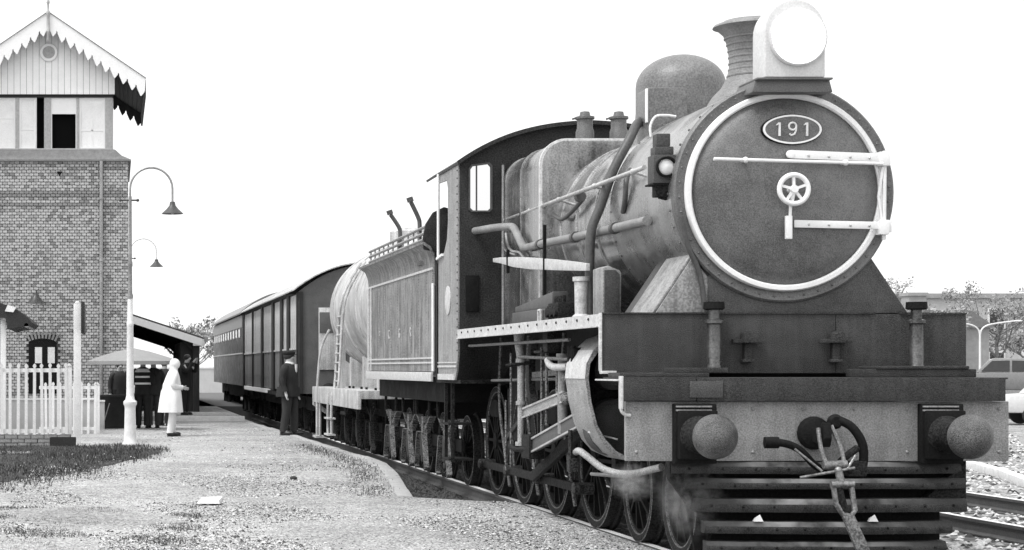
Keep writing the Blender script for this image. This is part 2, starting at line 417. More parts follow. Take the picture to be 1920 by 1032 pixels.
def rail_prof(x): return [(x-0.07,-0.16),(x+0.07,-0.16),(x+0.07,-0.145),(x+0.012,-0.125),(x+0.012,-0.04),(x+0.035,-0.03),(x+0.035,-0.004),(x+0.026,0.0),(x-0.026,0.0),(x-0.035,-0.004),(x-0.035,-0.03),(x-0.012,-0.04),(x-0.012,-0.125),(x-0.07,-0.145)]
def track(xc, y0, y1, ysl0, ysl1, name):
    t = bpy.data.objects.new(name, None); COL.objects.link(t); t['kind'] = 'structure'
    for sx in (-0.873, 0.873):
        q = B(); q.prism(rail_prof(xc+sx), 'y', y0, y1); r = q.build('rail', 'rail', t)
        q = B(); q.box(xc+sx-0.034, xc+sx+0.034, y0, y1, 0.0006, 0.004); q.build('rail_head', 'railtop', r)
    first = None; yy = ysl0
    while yy < ysl1:
        if first is None:
            q = B(); q.box(-1.3, 1.3, -0.12, 0.12, -0.3, -0.162); first = o = q.build('sleeper', 'sleeper', t, bevel=0.012)
        else: o = first.copy(); COL.objects.link(o)
        o.location = (xc + random.uniform(-.04,.04), yy, random.uniform(-.004,.004)); o.rotation_euler = (0,0,random.uniform(-.012,.012)); yy += 0.66
track(XC, 4, 95, 12.2, 24, 'railway_track')
track(9.7, 4, 74, 15.8, 36, 'railway_track')

# loose stones (stuff): octahedral chips with jitter
def chips(name, mats, spots, kind='stuff'):
    q = B()
    for (x, y, z, r, mi) in spots:
        q.cm = mi; a = random.uniform(0, pi); vs = []
        for k in range(5):
            t = a + 2*pi*k/5; rr = r*random.uniform(.7, 1.2); vs.append((x+rr*cos(t), y+rr*sin(t), z + r*random.uniform(-.1,.25)))
        vs.append((x+r*random.uniform(-.3,.3), y+r*random.uniform(-.3,.3), z + r*random.uniform(.5,.85)))
        q.add(vs, [(0,1,5),(1,2,5),(2,3,5),(3,4,5),(4,0,5)])
    return q.build(name, mats, kind=kind, flat=True)
sp = []
for i in range(40000):
    y = 15.2 + 12*random.random()**1.5; x = random.uniform(-1.2, 4.58)
    if y > 21.4 and x > interp(KERB, y)-0.22: continue
    sp.append((x, y, plat_z(y)-0.002, random.uniform(0.005, 0.013) if random.random() < .95 else random.uniform(.013,.024), random.choices((0,1,2),(5,6,1))[0]))
for i in range(2200):
    y = random.uniform(27, 44); x = random.uniform(-2.8, interp(KERB, y)-0.25)
    sp.append((x, y, plat_z(y)-0.002, random.uniform(0.008, 0.022), random.choices((0,1,2),(6,3,1))[0]))
chips('gravel', ['stoneA', 'stoneB', 'kerb'], sp)
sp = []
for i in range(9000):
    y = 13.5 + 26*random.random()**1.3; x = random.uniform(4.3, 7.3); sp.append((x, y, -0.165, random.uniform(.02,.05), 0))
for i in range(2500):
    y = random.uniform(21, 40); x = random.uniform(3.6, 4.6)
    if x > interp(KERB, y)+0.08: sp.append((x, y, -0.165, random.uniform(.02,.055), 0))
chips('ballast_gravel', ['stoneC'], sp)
sp = []
for i in range(12000):
    y = 14.5 + 40*random.random()**1.6; x = random.uniform(7.4, 7.4 + 0.33*y)
    sp.append((x, y, -0.17, random.uniform(.02,.055), random.choices((0,1,2),(6,3,2))[0]))
chips('yard_gravel', ['stoneA', 'stoneB', 'kerb'], sp)

# grass patch on the platform (stuff)
def in_grass(x, y):
    fr = interp([(-6, 22.4), (-1.43, 22.9), (-.4, 25.6), (.2, 27.8), (.75, 30.2), (.95, 31.5)], x)
    bk = interp([(-6, 33.2), (-.9, 33.2), (0.2, 34.3), (.95, 32.4)], x)
    return x < 0.95 and fr + random.gauss(.3, 1.0) < y < bk + random.gauss(0, .4)
q = B(); cnt = 0
while cnt < 21000:
    x = random.uniform(-3.2, 0.98); y = random.uniform(22.5, 34.6)
    if not in_grass(x, y): continue
    if random.random() < 0.35 and sin(x*5.1+y*1.3)*sin(y*2.2-x*2) > 0.25: continue
    cnt += 1; q.cm = 0 if random.random() < .8 else 1
    a = random.uniform(0, 2*pi); h = random.uniform(.015, .07); w = random.uniform(.004, .011); l = random.uniform(0, .045)
    dx, dy = cos(a), sin(a); z = plat_z(y) - .006
    q.add([(x-dy*w, y+dx*w, z), (x+dy*w, y-dx*w, z), (x+dx*l, y+dy*l, z+h)], [(0,1,2)])
q.build('grass', ['grassA', 'grassB'], kind='stuff', flat=True)
q = B(); cnt = 0
while cnt < 2600:            # weeds along the kerb and the ramp foot
    y = random.uniform(22, 34); x = interp(KERB, y) + (random.gauss(-.45, .14) if random.random() < .75 else random.gauss(.16,.06))
    if 23.5 < y < 24.2: continue
    cnt += 1; q.cm = 0 if random.random() < .7 else 1
    a = random.uniform(0, 2*pi); h = random.uniform(.015, .05); w = .006; l = random.uniform(0, .04); dx, dy = cos(a), sin(a)
    z = plat_z(y) - .004 if x < interp(KERB, y) else -0.17
    q.add([(x-dy*w, y+dx*w, z), (x+dy*w, y-dx*w, z), (x+dx*l, y+dy*l, z+h)], [(0,1,2)])
cnt = 0
while cnt < 5200:            # sparse trodden grass in the near left
    y = random.uniform(15.2, 20.5); x = random.uniform(-1.3, .9)
    if sin(x*4.1+y*1.7)*sin(y*2.6-x*1.4) + .5*random.random() < .25 + .22*(x+1.3): continue
    cnt += 1; q.cm = 0 if random.random() < .75 else 1
    a = random.uniform(0, 2*pi); h = random.uniform(.01, .03); w = .005; l = random.uniform(0, .04); dx, dy = cos(a), sin(a); z = plat_z(y)-.003
    q.add([(x-dy*w, y+dx*w, z), (x+dy*w, y-dx*w, z), (x+dx*l, y+dy*l, z+h)], [(0,1,2)])
q.build('weeds', ['grassA', 'grassB'], kind='stuff', flat=True)
# trodden earth sheet under the grass
b = B(); pts = [(-9, 23.9), (-1.43, 24.1), (-.4, 26.0), (.2, 28.2), (.7, 30.4), (.88, 31.6), (.85, 32.3), (.2, 33.9), (-.9, 33.4), (-9, 33.4)]
rows = []
for k in range(24):
    yy = 24 + 9.4*k/23; xr = 0
    # right border of the patch at this depth
    cand = interp([(24.1, -1.43), (26, -.4), (28.2, .2), (30.4, .7), (31.6, .88), (32.3, .85), (33.9, .2)], yy) + random.gauss(0, .06)
    rows.append([( -9 + (cand+9)*(i/20)**.5, yy, plat_z(yy) + 0.018*sin((-9+(cand+9)*(i/20)**.5)*1.7+yy*0.6)*sin(yy*0.9-(-9+(cand+9)*(i/20)**.5)*0.5) + 0.006) for i in range(21)])
b.add([p for r in rows for p in r], [(r*21+i, r*21+i+1, (r+1)*21+i+1, (r+1)*21+i) for r in range(23) for i in range(20)])
b.build('grass_soil_ground', 'earth', kind='structure')

# street and far embankment on the right
b = B(); b.prism([(-40,0.25),(140,0.25),(140,-0.4),(-41,-0.4)], 'y', 62, 96); b.build('street', 'asphalt', kind='structure')
b = B(); b.prism([(13.4+i*0, 0) for i in ()] or [(0,0),(1,0),(1,1)], 'y', 0, 0) if False else None

# ================================================================ LOCOMOTIVE
Y0 = 14.55
OFF = (0, Y0, 0)
loco = thing('steam_locomotive', 'black steam locomotive with white ringed round smokebox door and lit headlight', 'locomotive', (XC, Y0, 0))
def LB(): return B(OFF)
def LP(b, name, mat, parent=None, **k): return b.build(name, mat, parent or loco, **k)
ZB = 3.003
# smokebox, boiler, firebox
b = LB(); b.lathe([(0.905,15.31),(0.905,17.26)], (0,0,ZB), 'y', 72); smokebox = LP(b, 'smokebox', 'wrapper')
b = LB(); b.lathe([(0.80,15.27),(0.90,15.25),(0.915,15.265),(0.915,15.33),(0.80,15.335)], (0,0,ZB), 'y', 72); LP(b, 'smokebox_front', 'smoke', smokebox)
b = LB()
for k in range(40):
    a = 2*pi*k/40
    b.ball((0.906*cos(a), 15.42, ZB+0.906*sin(a)), .012, n=6, m=4); b.ball((0.906*cos(a), 17.2, ZB+0.906*sin(a)), .012, n=6, m=4)
LP(b, 'rivet', 'smoke', smokebox, kind='stuff')
b = LB(); b.lathe([(0.865,17.25),(0.87,19.62)], (0,0,ZB), 'y', 72); boiler = LP(b, 'boiler', 'boiler')
for yb in (17.28, 17.95, 18.65, 19.3):
    b = LB(); b.lathe([(0.87,yb-.035),(0.886,yb-.03),(0.886,yb+.03),(0.87,yb+.035)], (0,0,ZB), 'y', 72); LP(b, 'boiler_band', 'boiler', boiler)
fp = [(-1.0,2.02),(1.0,2.02)] + arc(0.72, 3.70, 0.28, 0, 90, 8) + arc(-0.72, 3.70, 0.28, 90, 180, 8)
b = LB(); b.prism(fp, 'y', 19.62, 21.58); firebox = LP(b, 'firebox', 'firebox', bevel=0.03)
fp2 = [(x*1.012, 2.02 + (z-2.02)*1.006) for x, z in fp]
for yb in (19.66, 20.6, 21.4):
    b = LB(); b.prism(fp2, 'y', yb-.035, yb+.035); LP(b, 'firebox_band', 'edge' if yb < 20 else 'firebox', firebox, bevel=0.006)
for x in (-.62, -.3):   # plugs on the firebox front shoulder
    pass
# smokebox door
b = LB(); b.lathe([(0,15.13),(0.2,15.135),(0.45,15.155),(0.65,15.19),(0.765,15.235),(0.775,15.262)], (0,0,ZB), 'y', 72); door = LP(b, 'smokebox_door', 'door', ang=60)
b = LB(); b.lathe([(0.772,15.262),(0.772,15.225),(0.785,15.21),(0.815,15.21),(0.826,15.225),(0.826,15.262)], (0,0,ZB), 'y', 80); LP(b, 'door_ring', 'white')
b = LB()
for k in range(44):
    a = 2*pi*k/44+.05; b.ball((.868*cos(a), 15.255, ZB+.868*sin(a)), .011, n=7, m=4)
LP(b, 'ring_rivet', 'smoke', smokebox, kind='stuff')
# number plate
b = LB()
pl = [(0.25*math.copysign(abs(cos(t))**1.12, cos(t)), 0.128*math.copysign(abs(sin(t))**0.95, sin(t))) for t in [2*pi*k/64 for k in range(64)]]
b.prism([(0.025+x, 3.505+z) for x, z in pl], 'y', 15.135, 15.175); plate = LP(b, 'number_plate', 'black', bevel=0.006)
b = LB(); b.prism([(0.025+x*.965, 3.505+z*.94) for x, z in pl], 'y', 15.128, 15.15, holes=[[(0.025+x*.895, 3.505+z*.83) for x, z in pl]]); LP(b, 'plate_border', 'white', plate)
b = LB(); b.prism([(0.025+x*.89, 3.505+z*.82) for x, z in pl], 'y', 15.132, 15.15); LP(b, 'plate_field', 'smoke', plate)
for cx in (-0.108, 0.118):      # digits 1 9 1 as raised castings
    b = LB(); b.box(cx-.008+.025, cx+.008+.025, 15.118, 15.135, 3.45, 3.56); b.prism([(cx+.025-.008,3.56),(cx+.025-.008,3.544),(cx+.025-.026,3.535),(cx+.025-.026,3.545)], 'y', 15.118, 15.135); LP(b, 'digit_one', 'white2', plate)
b = LB(); b.tube([(0.025+.03*cos(t), 15.126, 3.53+.03*sin(t)) for t in [2*pi*k/20 for k in range(20)]], .008, 8, closed=True)
b.tube([(0.025+.03,15.126,3.53),(0.025+.028,15.126,3.495),(0.025+.015,15.126,3.465),(0.025-.012,15.126,3.455),(.025-.026,15.126,3.468)], .008, 8)
LP(b, 'digit_nine', 'white2', plate)
# door furniture
b = LB(); b.bar((0.0,15.115,3.298),(0.81,15.155,3.272),.016,.07,up=(0,0,1)); b.lathe([(0,15.1),(.034,15.1),(.034,15.125)],(0.0,0,3.298),'y',16); hs = LP(b, 'hinge_strap', 'white', bevel=0.006)
b = LB(); b.bar((0.03,15.105,2.727),(0.80,15.155,2.715),.016,.062); LP(b, 'hinge_strap', 'white', bevel=0.006)
b = LB()
for x in (.15,.32,.5,.66):
    for z, dz in ((3.29,-.03),(2.722,-.014)): b.ball((x, 15.098+.05*x, z+dz*x), .011, n=8, m=5)
LP(b, 'strap_bolt', 'steel', hs, kind='stuff')
b = LB(); b.tube([(.79,15.15,3.33),(.785,15.15,2.6)], .017, 12); b.box(.735,.825,15.11,15.2,3.205,3.32); b.box(.735,.815,15.11,15.2,2.64,2.76); b.box(.835-.02,.835+.008,15.13,15.18,2.66,2.76); LP(b, 'hinge_pin', 'white', bevel=0.005)
b = LB(); b.bar((.772,15.14,3.2),(.735,15.14,2.95),.014,.018); b.bar((.735,15.14,2.95),(.762,15.14,2.76),.014,.018); LP(b, 'hinge_stay', 'white')
b = LB(); b.tube([(-.64,15.07,3.255),(.74,15.07,3.216)], .014, 10)
for x in (-.38,.44): b.ball((x,15.075,3.247-.026*(x+.38)), .026, n=10, m=6); b.tube([(x,15.08,3.247-.026*(x+.38)),(x,15.2,3.247-.026*(x+.38))], .013, 8)
LP(b, 'door_handrail', 'white')
b = LB(); HW = Vector((0,15.03,3.003))
b.tube([HW+Vector((.118*cos(t),0,.118*sin(t))) for t in [2*pi*k/36 for k in range(36)]], .021, 10, closed=True)
for k in range(5):
    a = radians(20+72*k); b.bar(HW, HW+Vector((.115*cos(a),0,.115*sin(a))), .018, .022)
b.lathe([(0,15.0),(.03,15.0),(.034,15.02),(.034,15.06),(.022,15.07),(.022,15.15)], (0,0,3.003), 'y', 16); LP(b, 'handwheel', 'white')
b = LB(); b.bar((-.012,15.07,2.88),(-.02,15.075,2.66),.016,.024,w1=.016); b.box(-.05,-.0,15.06,15.1,2.6,2.79); b.tube([(0,15.03,2.99),(-.012,15.06,2.88)],.018,8); LP(b, 'door_lever', 'white', bevel=0.004)
# headlight: round topped housing on a bracket over the smokebox front
hp = [(-.245,3.915),(.245,3.915)] + arc(.0, 4.29, .245, 0, 180, 20)
hp = [(x, z + (0 if z < 4.29 else (z-4.29)*.05)) for x, z in hp]
b = LB(); b.prism(hp, 'y', 15.0, 15.30); head = LP(b, 'headlight', 'lampbody', bevel=0.012)
b = LB(); b.lathe([(0.235,15.0),(0.235,14.965),(0.222,14.955),(0.208,14.965),(0.205,15.0)], (0.015,0,4.235), 'y', 40); LP(b, 'headlight_rim', 'lampbody', head)
b = LB(); b.lathe([(0,14.955),(0.1,14.962),(0.18,14.98),(0.206,14.998)], (0.015,0,4.235), 'y', 36); LP(b, 'headlight_lens', 'lens', head)
b = LB(); b.prism([(-.33,3.80),(.33,3.80),(.30,3.915),(-.30,3.915)], 'y', 15.06, 15.5); b.box(-.31,.31,15.0,15.45,3.895,3.913); LP(b, 'headlight_bracket', 'smoke', bevel=0.008)
# chimney
zc = ZB
b = LB(); b.lathe([(.40,3.80),(.34,3.90),(.26,3.985),(.215,4.07),(.198,4.16),(.20,4.26),(.215,4.36),(.245,4.44),(.30,4.495),(.335,4.505),(.325,4.525),(.26,4.55),(.245,4.56),(.20,4.56),(.19,4.4)], (0,16.0,0), 'z', 48); chim = LP(b, 'chimney', 'chimney')
for zz, rr in ((4.08,.214),(4.135,.202),(4.19,.199),(4.245,.20),(4.30,.206),(4.355,.216),(4.41,.236)):
    b = LB(); b.lathe([(rr-.004,zz-.012),(rr+.005,zz-.006),(rr+.005,zz+.006),(rr-.002,zz+.012)], (0,16.0,0), 'z', 40, caps=False); LP(b, 'chimney_hoop', 'chimney', chim)
# dome and sand box
b = LB(); b.lathe([(.56,3.66),(.47,3.80),(.435,3.92),(.425,4.05),(.425,4.30)] + [(.425*cos(radians(t)), 4.30+.31*sin(radians(t))) for t in range(10,91,8)] , (0,18.04,0), 'z', 48); dome = LP(b, 'steam_dome', 'dome', ang=50)
b = LB(); b.box(-.52,-.14,17.36,17.72,3.6,4.19); LP(b, 'sand_box', 'dome', bevel=0.02)
b = LB(); b.box(-.532,-.518,17.352,17.40,3.86,4.18); LP(b, 'sand_box_strap', 'white')
# safety valves on the firebox top
for x, yv in ((-.335, 20.4), (.04, 20.4)):
    b = LB(); b.lathe([(.10,3.95),(.10,4.16),(.085,4.2),(.085,4.29),(.105,4.30),(.105,4.325),(.06,4.335),(.05,4.38),(.0,4.39)], (x,yv,0), 'z', 20)
    b.bar((x,yv,4.34),(x-.14,yv,4.30),.02,.02); LP(b, 'safety_valve', 'smoke')
# saddle under the smokebox with sloping cheeks
sp_ = [(-1.06,1.99),(-.72,2.50),(-.60,2.56),(.60,2.56),(.72,2.50),(1.06,1.99)]
b = LB(); b.prism(sp_, 'y', 15.31, 16.3); LP(b, 'saddle', 'saddle', bevel=0.01)
b = LB(); b.prism([(-1.075,2.0),(-.73,2.515),(-.715,2.505),(-1.06,1.99)], 'y', 15.325, 16.02); LP(b, 'cheek_plate', 'cabside', bevel=0.004)
b = LB(); b.prism([(-1.05,2.0),(-.745,2.46),(-.62,2.3),(-.62,2.0)], 'y', 15.29, 15.312); LP(b, 'gusset_plate', 'cabside', bevel=0.003)
b = LB(); b.tube(spline([(-.86,15.22,2.80),(-.80,15.24,2.55),(-.70,15.27,2.35),(-.655,15.275,2.1),(-.655,15.275,1.99)]), .022, 10); LP(b, 'drain_pipe', 'darkpipe')
b = LB(); b.prism([(-.62,2.0),(.97,2.0),(.72,2.38),(.45,2.47),(-.5,2.47),(-.62,2.3)], 'y', 15.285, 15.312); LP(b, 'saddle_front_plate', 'saddle', bevel=0.004)
# front plate above the deck, deck, bumper plank and beam
b = LB(); b.box(-1.51,.425,15.25,15.285,1.50,1.996); b.box(.43,1.51,15.252,15.285,1.50,1.990); LP(b, 'front_plate', 'front', bevel=0.005)
b = LB(); b.box(.425,.43,15.26,15.28,1.5,1.99); b.bar((-1.51,15.245,1.998),(.75,15.245,1.998),.012,.012); b.bar((.95,15.245,1.998),(1.51,15.245,1.995),.012,.012); LP(b, 'front_plate_edge', 'plank')
b = LB(); b.box(-1.50,1.52,14.56,15.25,1.455,1.468); LP(b, 'front_deck', 'plank')
b = LB(); b.box(-1.535,-.965,14.49,14.56,1.284,1.47); LP(b, 'bumper_plank', 'plank', bevel=0.006)
b = LB(); b.box(-.96,1.47,14.492,14.56,1.282,1.468); LP(b, 'bumper_plank', 'plank', bevel=0.006)
b = LB(); b.box(-1.02,-.76,14.482,14.491,1.31,1.44); LP(b, 'plank_patch', 'saddle', bevel=0.003)
b = LB(); b.box(-1.5,-.78,14.75,15.1,1.469,1.505); b.box(-1.06,-.62,14.78,15.05,1.505,1.545); LP(b, 'deck_plinth', 'plank', bevel=0.008)
b = LB(); b.box(.45,1.36,14.75,15.1,1.469,1.535); b.box(.55,1.3,14.74,15.1,1.535,1.56); LP(b, 'deck_plinth', 'plank', bevel=0.008)
b = LB(); b.box(-1.50,1.526,14.56,14.62,.8075,1.279); LP(b, 'buffer_beam', 'beam', bevel=0.006)
b = LB()
for x in (-1.42,-.5,-.1,.3,.72,1.45):
    for z in (1.22,.88): b.ball((x,14.557,z), .014, n=8, m=5)
LP(b, 'beam_rivet', 'beam', kind='stuff')
# pale valance edge stepping down at the left
b = LB(); b.box(-1.528,-1.512,15.23,15.29,1.52,2.0); b.box(-1.528,-1.40,15.2,15.26,1.495,1.52); b.box(-1.555,-1.537,14.5,14.58,1.22,1.48); b.box(-1.58,-1.5,14.56,15.2,1.44,1.453)
b.tube(spline([(-1.546,14.54,1.24),(-1.54,14.54,1.2),(-1.51,14.54,1.175),(-1.47,14.54,1.17)],4), .014, 8); LP(b, 'valance_edge', 'edge', bevel=0.003)
# cylinders' tail rod columns on the front plate
for x in (-.62, 1.045):
    b = LB(); b.lathe([(.062,1.545),(.062,1.56),(.055,1.57),(.055,1.90),(.075,1.91),(.075,1.935),(.045,1.945),(.045,2.02),(.075,2.025),(.08,2.075),(.06,2.085)], (x,15.13,0), 'z', 24); c = LP(b, 'jack_column', 'column')
    b = LB(); b.lathe([(.0,2.088),(.082,2.086),(.086,2.03),(.07,2.022)], (x,15.13,0), 'z', 24); LP(b, 'column_cap', 'black', c)
# lamp irons on the front plate
for x in (-.317, .41):
    b = LB(); b.box(x-.03,x+.03,15.19,15.25,1.6,1.78); b.bar((x-.13,15.2,1.765),(x+.13,15.2,1.765),.06,.035); b.prism([(x-.06,1.75),(x+.06,1.75),(x+.05,1.83),(x,1.85),(x-.05,1.83)],'y',15.13,15.24); b.box(x-.05,x+.05,15.17,15.25,1.59,1.615); LP(b, 'lamp_iron', 'plank', bevel=.008)
# buffers
for x in (-.975, .965):
    b = LB(); b.box(x-.165,x+.165,14.47,14.559,.79,1.262); b.box(x-.15,x+.15,14.40,14.47,.83,1.21); bf = LP(b, 'buffer', 'black', bevel=.012)
    b = LB(); b.lathe([(.15,14.40),(.125,14.36),(.115,14.2),(.09,14.19),(.08,14.02)], (x,0,1.02), 'y', 24); LP(b, 'buffer_stock', 'black2', bf)
    b = LB(); b.lathe([(0,13.86),(.05,13.865),(.10,13.89),(.145,13.935),(.168,13.985),(.172,14.02),(.16,14.05),(.07,14.06)], (x,0,1.02), 'y', 40); LP(b, 'buffer_head', 'buffer', bf, ang=70)
    b = LB()
    for zz in (1.205,1.235): b.box(x-.16,x+.12,14.455,14.475,zz,zz+.012)
    LP(b, 'buffer_shim', 'rod', bf)
# pilot below the beam: horizontal bars between dark side plates
for (z, x0, x1, yy, h) in ((.755,-1.12,1.18,14.63,.10),(.63,-1.02,1.2,14.60,.085),(.46,-.95,1.2,14.58,.11),(.285,-.88,1.08,14.57,.10),(.13,-.86,1.04,14.58,.09)):
    b = LB(); rg = []
    for k in range(15):
        u = k/14; x = lerp(x0,x1,u); yv = yy - .09*sin(pi*u)**.6 + random.uniform(-.003,.003); dz = random.uniform(-.002,.002)
        rg.append([(x,yv,z-h*.5+dz),(x,yv-.012,z-h*.25+dz),(x,yv-.012,z+h*.08+dz),(x,yv+.012,z+h*.46+dz),(x,yv+.09,z+h*.5+dz),(x,yv+.09,z-h*.5+dz)])
    b.loft(rg)
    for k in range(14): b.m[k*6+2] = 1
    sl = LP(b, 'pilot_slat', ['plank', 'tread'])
    b = LB()
    for k in range(9): b.ball((lerp(x0,x1,(k+.5)/9), yy-.09*sin(pi*(k+.5)/9)**.6-.012, z-h*.08+random.uniform(-.01,.01)), .012, n=7, m=4)
    LP(b, 'slat_rivet', 'black2', sl, kind='stuff')
b = LB(); b.prism([(-1.1,.81),(-1.0,.6),(-.9,.08),(1.06,.08),(1.06,.42),(1.22,.46),(1.22,.81)],'y',14.74,14.78); LP(b, 'pilot_back_plate', 'black')
b = LB(); b.prism([(.80,1.0+.0),(.80,.42),(1.02,.42),(1.22,.46),(1.22,.81)][1:], 'y', 14.62, 14.72); LP(b, 'pilot_side_plate', 'black2', bevel=.01)
b = LB(); b.prism([(-1.13,.81),(-1.13,.66),(-.98,.45),(-.82,.55),(-.82,.81)], 'y', 14.64, 14.73); LP(b, 'pilot_side_plate', 'black2', bevel=.01)
# draw hook and screw coupling
b = LB(); b.box(-.11,.11,14.53,14.56,.93,1.12); b.lathe([(.0,14.44),(.12,14.46),(.135,14.53)],(-.03,0,1.03),'y',18); b.prism([(14.54,.98),(14.54,1.06),(14.32,1.07),(14.27,1.12),(14.22,1.12),(14.20,1.0),(14.24,.93),(14.36,.95)], 'x', -.07, -.01); LP(b, 'draw_hook', 'black', bevel=.008)
b = LB(); b.tube(spline([(-.10,14.25,1.08),(-.085,14.22,.9),(-.05,14.2,.80)]), .017, 8); b.tube(spline([(.0,14.25,1.1),(.06,14.22,.93),(.085,14.2,.80)]), .017, 8); b.tube([(-.08,14.2,.795),(.10,14.2,.80)], .034, 10); LP(b, 'coupling_link', 'coupl')
b = LB(); b.tube([(-.27,14.17,.70),(-.02,14.16,.745),(.15,14.17,.775)], .011, 8); b.tube([(-.30,14.2,.92),(-.10,14.17,.75)], .009, 8); b.tube([(.09,14.17,.76),(.17,14.2,.87)], .010, 8); b.ball((.02,14.16,.755),.032,n=10,m=6); b.tube([(.02,14.16,.755),(.05,14.155,.63)],.03,10); LP(b, 'coupling_screw', 'coupl')
b = LB(); b.tube([(-.02,14.15,.64),(.0,14.15,.50),(.05,14.15,.42),(.115,14.15,.405),(.145,14.15,.45),(.115,14.15,.64)], .022, 10); b.tube([(-.04,14.15,.645),(.135,14.15,.65)], .03, 10); LP(b, 'coupling_shackle', 'coupl')
b = LB(); b.tube([(.02,14.16,.63),(.05,14.16,.5),(.06,14.16,.44)], [.03,.035,.03], 10); LP(b, 'shackle_screw', 'black2')
b = LB(); b.bar((.085,14.14,.42),(.235,14.13,.06),.085,.02,up=(0,1,0),w1=.10,h1=.02); b.bar((.055,14.16,.40),(.19,14.15,.06),.016,.016); LP(b, 'coupling_strap', 'wear', bevel=.004)
b = LB(); b.lathe([(.0,14.115),(.03,14.117),(.034,14.13)],(.215,0,.11),'y',12); LP(b, 'strap_pin', 'black')
# brake hoses
b = LB(); b.tube(spline([(.10,14.5,1.125),(.10,14.38,1.14),(.20,14.34,1.08),(.275,14.33,.95),(.285,14.34,.80),(.26,14.36,.70)]), .034, 12); b.lathe([(.055,14.40),(.06,14.37),(.04,14.34)],(.08,0,1.125),'y',14); LP(b, 'brake_hose', 'black')
b = LB(); b.tube(spline([(-.50,14.28,.965),(-.36,14.26,.96),(-.24,14.26,.91),(-.12,14.3,.80),(0,14.4,.74)]), .03, 12); b.tube([(-.505,14.28,.965),(-.40,14.27,.965)], .045, 12); LP(b, 'brake_hose', 'black')
b = LB(); b.tube(spline([(.24,14.34,.92),(.14,14.3,.86),(.08,14.3,.80)]), .03, 10); b.box(.16,.30,14.3,14.42,.70,.82); LP(b, 'hose_cock', 'black2', bevel=.01)

# running boards
for sx in (-1, 1):
    b = LB(); b.box(min(sx*1.51,sx*.92), max(sx*1.51,sx*.92), 15.29, 21.6, 1.955, 1.985); rb = LP(b, 'running_board', 'saddle')
    b = LB(); b.box(min(sx*1.528,sx*1.512), max(sx*1.528,sx*1.512), 15.29, 21.58, 1.895, 1.992); b.box(min(sx*1.545,sx*1.5), max(sx*1.545,sx*1.5), 15.29, 21.58, 1.883, 1.895); LP(b, 'running_board_edge', 'edge', rb)
b = LB()
for k in range(16): b.lathe([(.012,-1.528),(.012,-1.536),(.006,-1.54)], (0,15.6+.38*k,1.955), 'x', 8)
LP(b, 'edge_rivet', 'plank', kind='stuff')
# boiler handrail, steam pipes and fittings on the left side
b = LB(); b.tube([(-.985,15.85,3.27),(-.985,21.7,3.27)], .021, 12)
for yy in (16.2,17.5,18.9,20.2,21.5): b.tube([(-.985,yy,3.27),(-.83,yy,3.22)], .014, 8); b.ball((-.985,yy,3.27), .03, n=10, m=6)
LP(b, 'boiler_handrail', 'steel')
b = LB(); b.tube([(.985,15.85,3.27),(.985,21.5,3.27)], .021, 10); b.ball((.985,15.8,3.27),.035,n=10,m=6); LP(b, 'boiler_handrail', 'darkpipe')
b = LB(); b.tube(spline([(-.93,15.96,2.82),(-.98,18.0,2.835),(-1.06,19.3,2.845),(-1.06,20.05,2.855),(-1.065,20.2,2.88),(-1.07,20.4,2.99),(-1.08,20.6,3.11),(-1.11,20.75,3.135),(-1.2,21.1,3.15),(-1.32,21.59,3.15)],6), .043, 14); ep = LP(b, 'ejector_pipe', 'pipe')
for yy in (16.9,18.2,19.4):
    b = LB(); b.lathe([(.054,yy-.04),(.054,yy+.04)],(interp([(15.96,-.93),(18,-.98),(19.3,-1.06)],yy),0,interp([(15.96,2.82),(18,2.835),(19.3,2.845)],yy)),'y',14); LP(b, 'pipe_clip', 'darkpipe', ep)
b = LB(); b.tube(spline([(-.45,17.75,3.93),(-.58,17.5,3.86),(-.70,17.34,3.69),(-.86,17.3,3.40),(-.985,17.3,3.05),(-1.06,17.3,2.86),(-1.08,17.3,2.6),(-1.08,17.3,2.0)],6), .045, 14); LP(b, 'steam_pipe', 'darkpipe')
b = LB(); b.lathe([(.085,2.0),(.085,2.03),(.06,2.05),(.065,2.35),(.08,2.36),(.08,2.40)],(-1.16,17.3,0),'z',18); LP(b, 'pump_column', 'edge')
b = LB(); b.tube(spline([(-.80,16.9,3.36),(-.87,16.75,3.33),(-.92,16.65,3.22),(-.93,16.65,3.06),(-.92,16.75,2.96)],5), .024, 10); LP(b, 'feed_pipe', 'darkpipe')
b = LB(); b.tube(spline([(-.89,18.3,3.22),(-.93,18.6,3.12),(-.93,19.0,3.08),(-.92,19.4,3.16)],5), .022, 10); b.lathe([(.05,18.2),(.05,18.3)],(-.93,0,3.24),'y',12); LP(b, 'injector_pipe', 'darkpipe')
b = LB(); b.tube(spline([(-1.02,21.3,3.1),(-1.04,21.1,2.95),(-1.08,20.7,2.86),(-1.06,20.4,2.82),(-1.05,20.2,2.74)],5), .014, 8); b.tube(spline([(-1.06,21.3,3.0),(-1.08,21.0,2.88),(-1.08,20.5,2.8)],5), .012, 8); LP(b, 'lubricator_pipe', 'rod')
b = LB(); pr = [(21.3,2.79,.022),(20.9,2.765,.034),(20.2,2.705,.056),(19.4,2.645,.062),(18.4,2.575,.054),(17.5,2.51,.042),(17.1,2.48,.034)]
rg = [[(-1.17,y,z+h),(-1.13,y,z+h),(-1.13,y,z-h),(-1.17,y,z-h)] for y, z, h in pr]; b.loft(rg); LP(b, 'reversing_rod', 'edge', bevel=.004)
for yy, zt, zb in ((20.5,2.86,2.6),(18.75,3.0,2.0)):
    b = LB(); b.box(-1.182,-1.15,yy-.012,yy+.012,zb,zt); LP(b, 'rod_guide', 'black')
